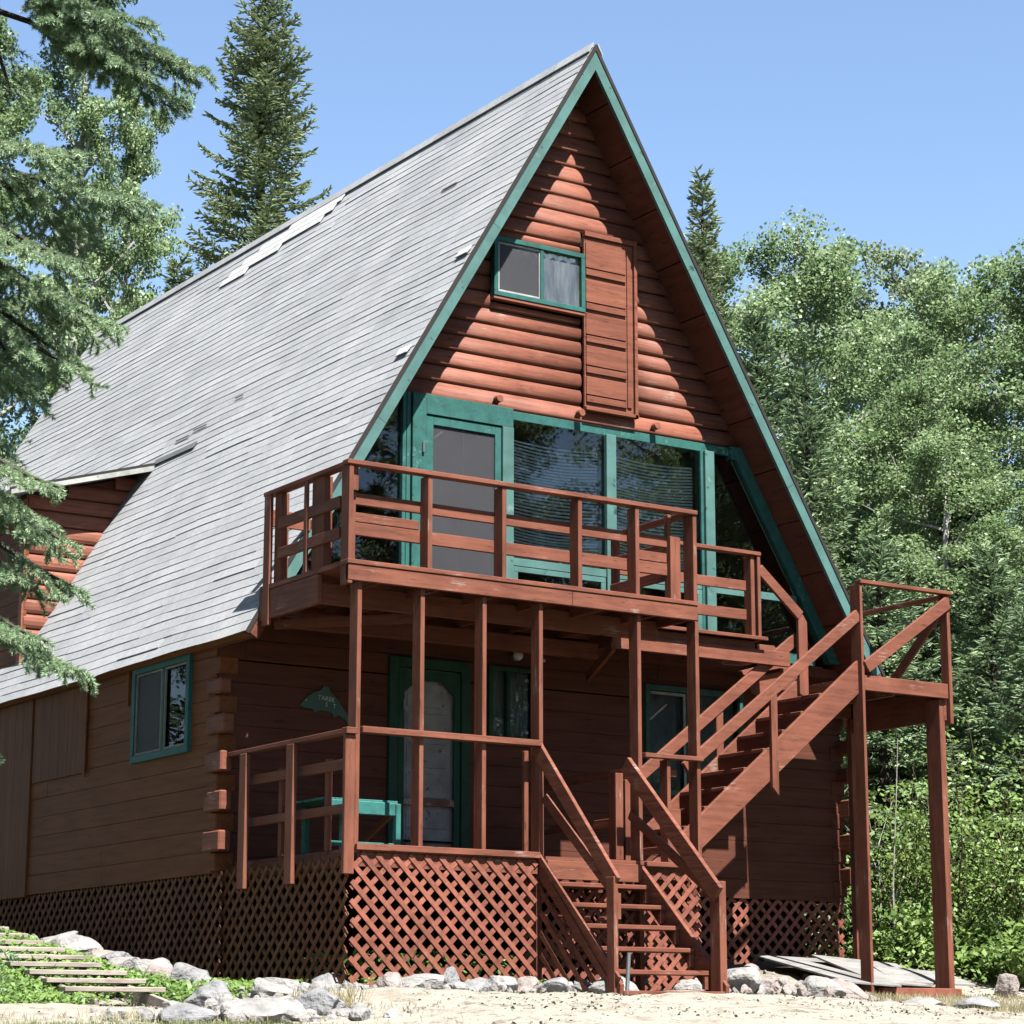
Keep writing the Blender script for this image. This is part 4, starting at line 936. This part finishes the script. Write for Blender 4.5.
rubble(P_[225:], 'rubble', 'small reddish broken stones and dirt clods right of the stairs', 'rock_pink', .03, .07, 2)
# gravel and chips: uncountable
def poly_leaves(cen, nrm_bias, size, rng, asp=.55, jitter=.35):
    """diamond leaves; cen (N,3)"""
    n = len(cen); nr = rng.normal(0,1,(n,3)); nr[:,2] = np.abs(nr[:,2])*1.0 + nrm_bias; nr[:,1] -= .25; nr /= np.linalg.norm(nr,axis=1,keepdims=True)
    a = rng.normal(0,1,(n,3)); u = np.cross(nr,a); u /= np.linalg.norm(u,axis=1,keepdims=True)+1e-9; v = np.cross(nr,u)
    s = (size*(1+rng.uniform(-jitter,jitter,n)))[:,None]/2
    return np.stack([cen+u*s, cen+v*s*asp, cen-u*s, cen-v*s*asp],1).reshape(-1,3)
rng = np.random.default_rng(11)
n = 9000; px_ = rng.uniform(-3.5,8.5,n); py_ = rng.uniform(-3.8,1.6,n)
pc = np.stack([px_,py_,gz(px_,py_)+.004],1)
st = npmesh('gravel', poly_leaves(pc, 1.0, .022, rng, .8, .8), 4, M['gravel']); tag(st, 'loose gravel and stone chips on the sandy ground', 'gravel', None, 'stuff')
# ------------------------------------------------------------------ vegetation builders
def cards(p, d, l, w, roll):
    """elongated diamonds from p along d (unit), length l, width w; roll gives side vector"""
    s = np.cross(d, roll); s /= np.linalg.norm(s,axis=1,keepdims=True)+1e-9
    l = l[:,None]; w = w[:,None]
    return np.stack([p, p+d*l*.45+s*w/2, p+d*l, p+d*l*.45-s*w/2],1).reshape(-1,3)
def spruce_arrays(H, Rb, rng, zb=.4, dens=1.0, wh=.2, card=.13, wid=.034, ragged=.25, power=.85):
    P, D, Ln, W = [], [], [], []; br = []
    z = zb
    while z < H-.12:
        t = (z-zb)/(H-zb); nb = max(3, int(round(5.5 if t<.9 else 3.5)))
        a0 = rng.uniform(0,6.28)
        for k in range(nb):
            L = (Rb*(1-t)**power + .10)*rng.uniform(1-ragged,1+ragged*.5)
            if rng.random() < .05: L *= .5
            az = a0 + 6.283*k/nb + rng.uniform(-.3,.3); el0 = R(-22+60*t**1.5)+rng.uniform(-.12,.12)
            ns = max(3, int(L/.11/ (1/dens))); pts = []; p = np.array([0,0,z+rng.uniform(-.08,.08)]); el = el0
            for j in range(ns+1):
                pts.append(p.copy()); q = j/ns; e = el + (.45*q**2) ; p = p + np.array([math.cos(az)*math.cos(e), math.sin(az)*math.cos(e), math.sin(e)])*L/ns
            pts = np.array(pts); br.append(pts[[0,len(pts)//2,-1]])
            for j in range(ns):
                q = j/ns
                if q < .12 and t < .75: continue
                d0 = pts[j+1]-pts[j]; d0 /= np.linalg.norm(d0)
                side = np.array([-math.sin(az),math.cos(az),0])
                P.append(pts[j]); D.append(d0); Ln.append(card*1.3); W.append(wid*1.2)
                LL = (1-q)*L*.38 + .09
                for sg in (-1,1):
                    for rep in range(2 if q>.3 else 1):
                        a = rng.uniform(.7,1.1); dd = d0*math.cos(a)+side*sg*math.sin(a); dd[2] -= rng.uniform(.0,.35); dd /= np.linalg.norm(dd)
                        nc = max(1,int(LL/(card*.62))); b = pts[j] + d0*rng.uniform(0,L/ns)
                        for c in range(nc):
                            P.append(b + dd*c*card*.62 + rng.normal(0,.008,3)); x = dd + rng.normal(0,.22,3); x /= np.linalg.norm(x); D.append(x); Ln.append(card*rng.uniform(.8,1.2)); W.append(wid*rng.uniform(.8,1.3))
        z += wh*rng.uniform(.8,1.2)*(1 if t<.8 else .7)
    P = np.array(P); D = np.array(D); Ln = np.array(Ln); W = np.array(W)
    r1 = rng.normal(0,1,P.shape); r2_ = np.cross(D, r1)
    return np.concatenate([cards(P,D,Ln,W,r1), cards(P,D,Ln,W,r2_)]), br
def trunk_mesh(H, r0, bend=0.0, rng=None, n=9):
    pts, rr = [], []
    for i in range(n+1):
        t = i/n; pts.append((bend*math.sin(t*2.2), bend*.6*math.sin(t*3.1), H*t)); rr.append(r0*(1-t)**.8+.016)
    return pts, rr
def make_spruce(name, label, group, loc, H, Rb, seed, mat='spruce', cat='spruce tree', **kw):
    rg = np.random.default_rng(seed); v, br = spruce_arrays(H, Rb, rg, **kw)
    t = thing(name, label, cat, loc, group)
    pts, rr = trunk_mesh(H*.97, .011*H+.03)
    mb = MB(); mb.tube([(p[0]+loc[0],p[1]+loc[1],p[2]+loc[2]-.3) for p in pts], rr, 8)
    mb.build('trunk', M['dark_bark'], t, smooth=True)
    mb = MB()
    for b in br[::1]: mb.tube([tuple(np.array(q)+loc) for q in b], [.018,.012,.004], 3)
    mb.build('branches', M['dark_bark'], t, recalc=False)
    npmesh('crown', v, 4, M[mat], t); return t
def dup(t, loc, rz, scl, label, group=None):
    r_ = t.copy(); C.objects.link(r_); r_.location = loc; r_.rotation_euler = (0,0,rz); r_.scale = scl; r_['label'] = label
    if group: r_['group'] = group
    for c in list(t.children):
        d = c.copy(); C.objects.link(d); d.parent = r_
    return r_
def poplar_arrays(H, Rc, rng, z0=.12, nleaf=60000, leaf=.060, top=.5, nb=38, clump=.33):
    tr, rr = trunk_mesh(H*.95, .011*H+.02, bend=.25)
    tp = lambda z: (np.interp(z,[p[2] for p in tr],[p[0] for p in tr]), np.interp(z,[p[2] for p in tr],[p[1] for p in tr]))
    br = []; cl = []; wt = []
    for i in range(nb):
        t = z0 + (1-z0)*(i+.5)/nb*.97; z = H*t
        prof = math.sin(math.pi*min(1,(t-z0)/(1-z0)*.86+.13))**.75
        L = Rc*prof*rng.uniform(.65,1.15)+.15; az = i*2.4+rng.uniform(-.5,.5); el = rng.uniform(.35,.95)
        x0, y0_ = tp(z); p = np.array([x0,y0_,z-.25*L]); pts = [p.copy()]
        d = np.array([math.cos(az)*math.cos(el), math.sin(az)*math.cos(el), math.sin(el)])
        for j in range(6):
            d = d + rng.normal(0,.14,3); d /= np.linalg.norm(d); p = p + d*L/6; pts.append(p.copy())
            if j >= 1:
                for _ in range(2): cl.append(p + rng.normal(0,.22*L*.6+.1,3)); wt.append(rng.uniform(.4,1.2))
        br.append(pts)
    cl = np.array(cl); wt = np.array(wt); wt /= wt.sum()
    k = rng.choice(len(cl), nleaf, p=wt); r_ = rng.normal(0,1,(nleaf,3)); r_ /= np.linalg.norm(r_,axis=1,keepdims=True)
    rad = clump*rng.random(nleaf)**.5
    cen = cl[k] + r_*rad[:,None]*np.array([1,1,.7])
    return poly_leaves(cen, .25, leaf, rng, .8), tr, rr, br
def make_poplar(name, label, group, loc, H, Rc, seed, mat='poplar', bark='birch_bark', cat='leafy tree', **kw):
    rg = np.random.default_rng(seed); v, tr, rr, br = poplar_arrays(H, Rc, rg, **kw)
    t = thing(name, label, cat, loc, group)
    MB().tube([(p[0]+loc[0],p[1]+loc[1],p[2]+loc[2]-.3) for p in tr], rr, 8).build('trunk', M[bark], t, smooth=True)
    mb = MB()
    for b in br: mb.tube([tuple(np.array(q)+loc) for q in b], [.04*(1-.14*i)*(H/12) for i in range(len(b))], 4)
    mb.build('branches', M[bark], t, recalc=False)
    npmesh('crown', v, 4, M[mat], t); return t
GR = 'trees behind the cabin on the right'; GL = 'trees behind the cabin on the left'
def gl(x, y): return (x, y, gzf(x,y))
def sclx(a, b=None): return (a, a, b or a)
# --- spruces
sA = make_spruce('spruce_tree','narrow dark spruce rising beside the right roof edge',GR, gl(11.0,9.1), 12.0, 1.25, 21, dens=.9)
sB = make_spruce('spruce_tree','blue green spruce between the roof edge and the leafy trees',GR, gl(11.5,7.4), 8.6, 1.75, 22, mat='spruce_blue')
dup(sB, gl(12.1,9.2), 1.0, sclx(1.05,1.18), 'taller blue green spruce close behind the right roof slope')
dup(sB, gl(13.2,9.6), 3.3, sclx(1.0,1.02), 'pale blue green spruce just right of the tallest roof side spruce')
sC = make_spruce('spruce_tree','broad young spruce right behind the landing',GR, gl(10.3,4.7), 5.6, 1.7, 23, mat='spruce_blue', wh=.17)
dup(sC, gl(11.9,4.3), 2.0, sclx(1.0,.98), 'broad drooping spruce at the right edge of the picture')
dup(sC, gl(9.5,6.0), 4.0, sclx(.95,1.12), 'young spruce glimpsed between the cabin eave and the landing')
dup(sC, gl(11.2,3.0), 5.2, sclx(.85,.80), 'lowest spruce behind the far landing post')
dup(sB, gl(13.2,5.9), 5.0, sclx(1.1,.86), 'dark spruce half hidden behind the broad drooping one')
sT = make_spruce('spruce_tree','very tall dark spruce against the sky left of the ridge',GL, gl(8.2,18.2), 18.6, 2.25, 24, wh=.18, card=.14, wid=.042, ragged=.6, power=.62)
dup(sT, gl(10.9,22.6), 2.0, (.75,.75,.745), 'small spruce top peeping over the ridge beside the tall spruce')
dup(sA, gl(8.6,22.3), 1.5, sclx(1.6,1.15), 'scraggly spruce left of the very tall one')
dup(sA, gl(9.9,22.2), 3.5, sclx(1.9,1.12), 'loose spruce just behind the ridge left end')
# --- leafy trees
pA = make_poplar('poplar_tree','tall poplar with the highest rounded top right of the cabin',GR, gl(13.3,9.9), 11.9, 2.4, 31, nleaf=64000)
pB = make_poplar('poplar_tree','leafy poplar filling the upper right corner',GR, gl(15.3,7.9), 10.9, 2.7, 32, nleaf=64000)
dup(pA, gl(15.0,13.6), 2.2, sclx(1.0,1.07), 'poplar behind the narrow dark spruce')
dup(pB, gl(18.3,13.4), 1.2, sclx(1.0,1.10), 'poplar in the dip of the skyline')
dup(pA, gl(15.6,6.1), 4.0, sclx(1.05,.92), 'poplar cut by the right edge of the picture')
pF = make_poplar('poplar_tree','far pale poplar in the gap of the right skyline',GR, gl(21.6,18.6), 15.5, 2.8, 33, mat='poplar_far', nleaf=42000, leaf=.085)
dup(pF, gl(23.6,17.4), 2.0, sclx(1.0,.98), 'far pale poplar behind the corner trees')
dup(pF, gl(25.9,16.6), 4.0, sclx(1.0,.98), 'far pale poplar at the right picture edge')
dup(pF, gl(19.3,20.5), 5.0, sclx(1.0,.98), 'far poplar showing through behind the highest rounded poplar')
dup(pB, gl(13.9,7.4), 3.0, sclx(.8,.80), 'mid height poplar in front of the skyline trees')
dup(pA, gl(12.5,5.6), 1.0, sclx(.8,.62), 'bright bushy poplar above the broad young spruce')
dup(pB, gl(16.5,10.6), 5.5, sclx(.9,.98), 'poplar between the two highest right hand tops')
bL = make_poplar('birch_tree','tall birch filling the upper left of the picture',GL, gl(4.3,17.4), 17.6, 2.6, 34, nleaf=70000, leaf=.075)
dup(bL, gl(6.2,19.2), 1.4, (.55,.55,.90), 'birch with the sloping crown edge left of the tall spruce')
bL.scale = (.72,.72,1)
dup(bL, gl(2.6,16.3), 3.0, sclx(.8,.88), 'birch at the far left edge behind the near spruce')
dup(pF, gl(7.4,22.4), 3.0, (.8,.8,.86), 'thin distant poplar low behind the roof ridge')
dup(bL, gl(1.2,18.6), 4.4, sclx(1,.8), 'shorter birch hidden mostly by the near spruce')
# trees in front and to the right of the yard, seen mirrored in the glass
for i, (x, y, h, l) in enumerate(((16,-12,1.0,'first'),(21,-17,1.15,'second'),(27,-15,1.1,'third'),(13,-26,.9,'fourth'),(19,-30,1.1,'fifth'),(26,-27,1.2,'sixth'),(8,-33,.9,'seventh'),(33,-22,1.2,'eighth'),(12,-16,.9,'ninth'),(18,-21,1.1,'tenth'),(24,-11,1.1,'eleventh'),(9,-22,.85,'twelfth'),(13,-14.5,1.25,'thirteenth'),(15.5,-17,1.35,'fourteenth'),(11,-18.5,1.3,'fifteenth'),(18,-14.5,1.3,'sixteenth'),(20.5,-12,1.3,'seventeenth'),(23,-19,1.4,'eighteenth'))):
    dup((pA,pB,bL)[i%3], gl(x,y), i*1.3, sclx(h if i%3<2 else h*.75), f'{l} leafy tree across the yard, mirrored in the upper windows', 'trees across the yard')
for i, (x, y, h, l) in enumerate(((-13,-6,1.1,'nearest'),(-14,0,1.2,'second'),(-12,6,1.15,'third'),(-10,12,1.2,'fourth'),(-17,-10,1.2,'fifth'),(-18,-2,1.3,'sixth'),(-16,5,1.3,'seventh'),(-14,13,1.3,'eighth'),(-19,-17,1.2,'ninth'),(-8,17,1.2,'tenth'),(-17,-24,1.1,'eleventh'),(-9,-31,1.1,'twelfth'),(-1,-34,1.0,'thirteenth'))):
    dup((pA,pB,bL)[i%3], gl(x,y), i*1.1, sclx(h if i%3<2 else h*.75), f'{l} unseen leafy tree added left of the yard to dim the sky light', 'unseen trees added to dim light from the left')  # out-of-frame trees added to block low sky light from the left
# --- shrubs on the right
def shrub_arrays(H, Rr, rng, n=3300, leaf=.062, stems=20):
    br = []; cen = []
    for i in range(stems):
        az = rng.uniform(0,6.28); el = rng.uniform(.8,1.45); L = H*rng.uniform(.6,1.1); d = np.array([math.cos(az)*math.cos(el), math.sin(az)*math.cos(el), math.sin(el)])
        p = np.array([rng.normal(0,Rr*.2),rng.normal(0,Rr*.2),0]); pts = [p.copy()]
        for j in range(7):
            d = d+rng.normal(0,.13,3); d /= np.linalg.norm(d); p = p+d*L/7; pts.append(p.copy())
            if j > 0:
                m = n//(stems*6); cen.append(p + rng.normal(0,.055+.02*Rr,(m,3))*np.array([1.6,1.6,.7]))
        br.append(pts)
    return poly_leaves(np.concatenate(cen), .5, leaf, rng, .62), br
def make_shrub(label, loc, H, Rr, seed, mat='shrub', **kw):
    rg = np.random.default_rng(seed); v, br = shrub_arrays(H, Rr, rg, **kw)
    t = thing('shrub', label, 'shrub', loc, 'shrubs at the forest edge')
    mb = MB()
    for b in br: mb.tube([tuple(np.array(q)+loc) for q in b], [.014*(1-.11*i) for i in range(len(b))], 4)
    mb.build('stems', M['twig'], t, recalc=False); npmesh('leaves', v, 4, M[mat], t); return t
s1 = make_shrub('bright leafy shrub between the two landing posts', gl(8.6,2.9), 2.0, .9, 41)
s2 = make_shrub('bright shrub right of the far landing post', gl(9.4,2.5), 2.5, 1.1, 42)
s3 = make_shrub('low broad leaved plant at the right edge near the upright rock', gl(8.9,1.3), .8, .7, 43, n=2600, leaf=.085, stems=12)
for i, (src, x, y, a, b, l) in enumerate((
    (s2,10.0,2.0,1.0,1.0,'shrub at the right picture edge beside the lowest spruce'),
    
    (s2,9.9,3.6,.9,.95,'yellow green shrub in front of the spruces behind the landing'),
    
    (s3,9.6,1.2,1.1,1.0,'leafy ground plant in the lower right corner'),
    (s3,8.3,2.1,.9,1.0,'small plant behind the old boards'),
    (s2,11.0,1.4,1.0,1.05,'shrub just outside the lower right corner'),
    (s1,10.9,3.2,.8,1.5,'tall thin leaved shrub between far post and picture edge'),
    
    (s2,11.9,5.4,1.3,1.6,'large shrub behind the broad drooping spruce'),
    (s2,14.0,8.2,1.5,1.9,'large shrub under the skyline poplars'),
    (s1,12.9,7.0,1.5,1.9,'pale shrub under the mid height poplar'))):
    dup(src, gl(x,y), i*1.7, (a,a,b), l)
mb = MB(); rg = np.random.default_rng(9)
for k in range(26):
    x, y = rg.uniform(8.0,11.0), rg.uniform(1.9,5.0); h = rg.uniform(.9,2.6); z = gzf(x,y); a, b = rg.normal(0,.3,2)
    mb.tube([(x,y,z-.1),(x+a*.35,y-b*.2,z+h*.35),(x+a*.2,y+b*.7,z+h*.7),(x+a*1.3,y+b,z+h)], [.012,.009,.007,.003], 5)
tag(mb.build('dead_stems', M['birch_bark'], None, recalc=False), 'tangle of bare pale stems in the undergrowth', 'undergrowth', None, 'stuff')
# ground cover (stuff)
def cover(name, label, cat, mat, pts, size, hgt, rng, per=14, spread=.10, blades=False):
    n = len(pts)*per; c = np.repeat(pts, per, 0) + np.stack([rng.normal(0,spread,n),rng.normal(0,spread,n),np.zeros(n)],1)
    c[:,2] = gz(c[:,0],c[:,1])
    if blades:
        d = rng.normal(0,.35,(n,3)); d[:,2] = 1; d /= np.linalg.norm(d,axis=1,keepdims=True)
        v = cards(c, d, hgt*rng.uniform(.4,1.2,n), np.full(n,size), rng.normal(0,1,(n,3)))
    else:
        c[:,2] += rng.random(n)*hgt; v = poly_leaves(c, .8, size, rng, .75)
    return tag(npmesh(name, v, 4, M[mat]), label, cat, None, 'stuff')
def area(x0,x1,y0,y1,n,rng,keep=None):
    p = np.stack([rng.uniform(x0,x1,n),rng.uniform(y0,y1,n),np.zeros(n)],1); return p if keep is None else p[[keep(a,b) for a,b,_ in p]]
rg = np.random.default_rng(17)
p = np.concatenate([area(-2.4,-.85,1.3,6.5,300,rg), area(-3.2,-2.05,.6,3.5,160,rg), area(-1.1,-.45,.7,2.4,60,rg), area(-.2,1.9,-.35,-.1,14,rg), area(-.6,-.15,.5,6,60,rg), area(-6,-2.3,3,9,260,rg)])
cover('weeds','bright green weeds around the walkway and along the lattice','weeds','weed', p, .045, .11, rg, per=40)
p = np.concatenate([area(-5,-.8,-3.4,.3,170,rg, lambda a,b: b < -2.0-.2*math.sin(a*2) or b>.1), area(5.2,9.5,-1.4,.4,800,rg), area(3.6,6.2,-.1,.8,80,rg)])
cover('short_grass','short dry grass in the sandy yard','grass','dry', p, .006, .07, rg, per=14, blades=True)
p = np.concatenate([area(-6.5,-2.2,-4.6,-2.9,800,rg)])
cover('lawn','thin green lawn at the lower left edge','lawn','grass', p, .007, .06, rg, per=22, blades=True)
p = np.concatenate([area(7.7,12,1.2,6,160,rg), area(-14,-3,6,30,400,rg), area(9,22,5,12,700,rg)])
cover('undergrowth','leafy undergrowth on the forest floor','undergrowth','shrub', p, .07, .28, rg, per=16, spread=.18)
mb = MB(); 
p = area(.1,1.75,.15,1.2,40,rg)
cover('shade_weeds','weeds growing in the shade behind the front lattice','weeds','weed', p, .08, .35, rg, per=14)
# dry stalk tufts
t_ = cover('dry_tuft','brown dry grass tuft on the flat stone before the porch corner','tuft','dry', area(-1.4,-.9,-1.75,-1.45,10,rg), .008, .2, rg, per=30, spread=.06, blades=True)
# ------------------------------------------------------------------ near spruce at the left edge
ns_ = thing('spruce_tree', 'near spruce reaching in from the left edge with bright drooping branches', 'spruce tree', (-7.0,-9.15,-.75))
base = np.array([-7.0,-9.15,0.0])
MB().tube([(-7.06,-9.10,-1.0),(-7.09,-9.09,1.5),(-7.10,-9.09,3.5),(-7.08,-9.1,5.6),(-7.05,-9.12,6.6)], [.13,.105,.08,.04,.008], 10).build('trunk', M['dark_bark'], ns_, smooth=True)
rg = np.random.default_rng(77)
rv = np.array([.8343,-.5512,0]); fv = np.array([.5512,.8343,0])   # to the right and away as the yard path runs
targets = []
def tgt(right, away, z, z0=None, dens=1.0): targets.append((base + rv*right + fv*away + np.array([0,0,z]), (z+.12 if z0 is None else z0), dens))
for r_, a_, z_, z0_ in ((.93,.0,3.64,4.3),(.82,.12,3.56,4.25),(.70,-.1,3.60,4.2),(.58,.05,3.72,4.3),(.90,.05,3.70,3.95),(.72,-.15,3.80,4.1),(.50,-.25,4.0,4.3),(.35,.1,4.05,4.3),
        (.72,.1,3.15,3.3),(.50,-.2,3.25,3.4),(.45,.25,3.05,3.3),(.25,.0,3.2,3.35),
        (.62,.0,2.62,2.95),(.50,-.25,2.80,3.1),(.36,.2,2.72,3.0),(.25,-.1,2.88,3.1),(.50,-.05,2.42,2.75),(.30,.15,2.35,2.6),(.42,.3,2.55,2.8),
        (.48,.0,1.76,2.05),(.42,-.2,1.95,2.2),(.34,.2,1.88,2.1),(.22,.0,2.1,2.3),(.50,.1,1.60,1.9),(.30,-.1,1.62,1.85),
        (.54,.0,1.27,1.62),(.40,-.15,1.38,1.6),(.28,.15,1.42,1.6),(.22,.0,.96,1.2),(.15,.1,1.1,1.3)):
    tgt(r_, a_, z_, z0_)
for k in range(46):     # the rest of the tree, out of frame but real
    az = rg.uniform(1.4,4.9); z_ = rg.uniform(0,5.6); L = (1-z_/7)*1.1; targets.append((base+rv*math.cos(az)*L+fv*math.sin(az)*L+np.array([0,0,z_]), z_+.2, .35))
for k in range(10): 
    az = rg.uniform(0,6.28); z_ = 4.6+k*.18; L = (1-z_/7.2)*1.2; targets.append((base+rv*math.cos(az)*L+fv*math.sin(az)*L+np.array([0,0,z_+.1]), z_, .5))
segs = []     # (p,q,density)
mbT = MB()
def bez(a, b, c, n):
    t = np.linspace(0,1,n+1)[:,None]; return (1-t)**2*a + 2*t*(1-t)*b + t*t*c
for T_, z0, dn in targets:
    a = np.array([base[0],base[1],z0]); mid = (a+T_)/2 + np.array([0,0,.05]); mid = a*.4+T_*.6; mid[2] = z0 - (z0-T_[2])*.75
    L = np.linalg.norm(T_-a); ns = max(6, int(L/.055)); pts = bez(a, mid, T_, ns)
    mbT.tube([tuple(p) for p in pts[::3]]+[tuple(pts[-1])], [max(.003,.014*(1-i/(len(pts[::3])+1))) for i in range(len(pts[::3])+1)], 5)
    for j in range(ns):
        q = j/ns; d0 = pts[j+1]-pts[j]; d0 /= np.linalg.norm(d0)
        if q > .15: segs.append((pts[j],pts[j+1],dn))
        if q < .12: continue
        side = np.cross(d0,[0,0,1]); side /= np.linalg.norm(side)
        for sg in (-1,1):
            if rg.random() < .12: continue
            l2 = (.30*(1-q)+.06)*rg.uniform(.7,1.15)*min(1,L/.6); an = rg.uniform(.65,1.0)
            d2 = d0*math.cos(an)+side*sg*math.sin(an)+np.array([0,0,-rg.uniform(.0,.32)]); d2 /= np.linalg.norm(d2)
            s_ = pts[j]; e_ = s_+d2*l2; m_ = s_+d2*l2*.5+np.array([0,0,.01]); e_ = e_+np.array([0,0,-.25*l2*rg.random()])
            q2 = bez(s_, m_, e_, 3)
            for i in range(3): segs.append((q2[i],q2[i+1],dn))
            if l2 > .12:
                for i in range(int(l2/.045)):
                    tt = rg.uniform(.2,.95); b0 = s_+(e_-s_)*tt; s3 = np.cross(d2,[0,0,1]); s3 /= np.linalg.norm(s3)
                    d3 = d2*.6+s3*rg.choice([-1,1])*.7+np.array([0,0,-rg.uniform(.0,.4)]); d3 /= np.linalg.norm(d3); segs.append((b0,b0+d3*rg.uniform(.04,.09),dn))
mbT.build('branches', M['dark_bark'], ns_, recalc=False)
A_ = np.array([s[0] for s in segs]); B_ = np.array([s[1] for s in segs]); DN = np.array([s[2] for s in segs])
ln = np.linalg.norm(B_-A_,axis=1); cnt = np.maximum(4,(ln*1500*DN)).astype(int)
k = np.repeat(np.arange(len(segs)), cnt); t = rg.random(len(k))[:,None]; P0 = A_[k]+(B_[k]-A_[k])*t; ax = (B_-A_)/ln[:,None]; ax = ax[k]
rd = rg.normal(0,1,P0.shape); rd -= ax*np.sum(rd*ax,1,keepdims=True); rd /= np.linalg.norm(rd,axis=1,keepdims=True)
dd = ax*.62+rd*.78; dd[:,2] += .12; dd /= np.linalg.norm(dd,axis=1,keepdims=True)
nl = rg.uniform(.015,.026,len(k))[:,None]; sd3 = np.cross(dd, rg.normal(0,1,P0.shape)); sd3 /= np.linalg.norm(sd3,axis=1,keepdims=True)
tri = np.stack([P0-sd3*.0019, P0+sd3*.0019, P0+dd*nl],1).reshape(-1,3)
npmesh('needles', tri, 3, M['needle'], ns_, off=(-7.0,-9.15,-.75))
print('needles', len(k), 'segs', len(segs))
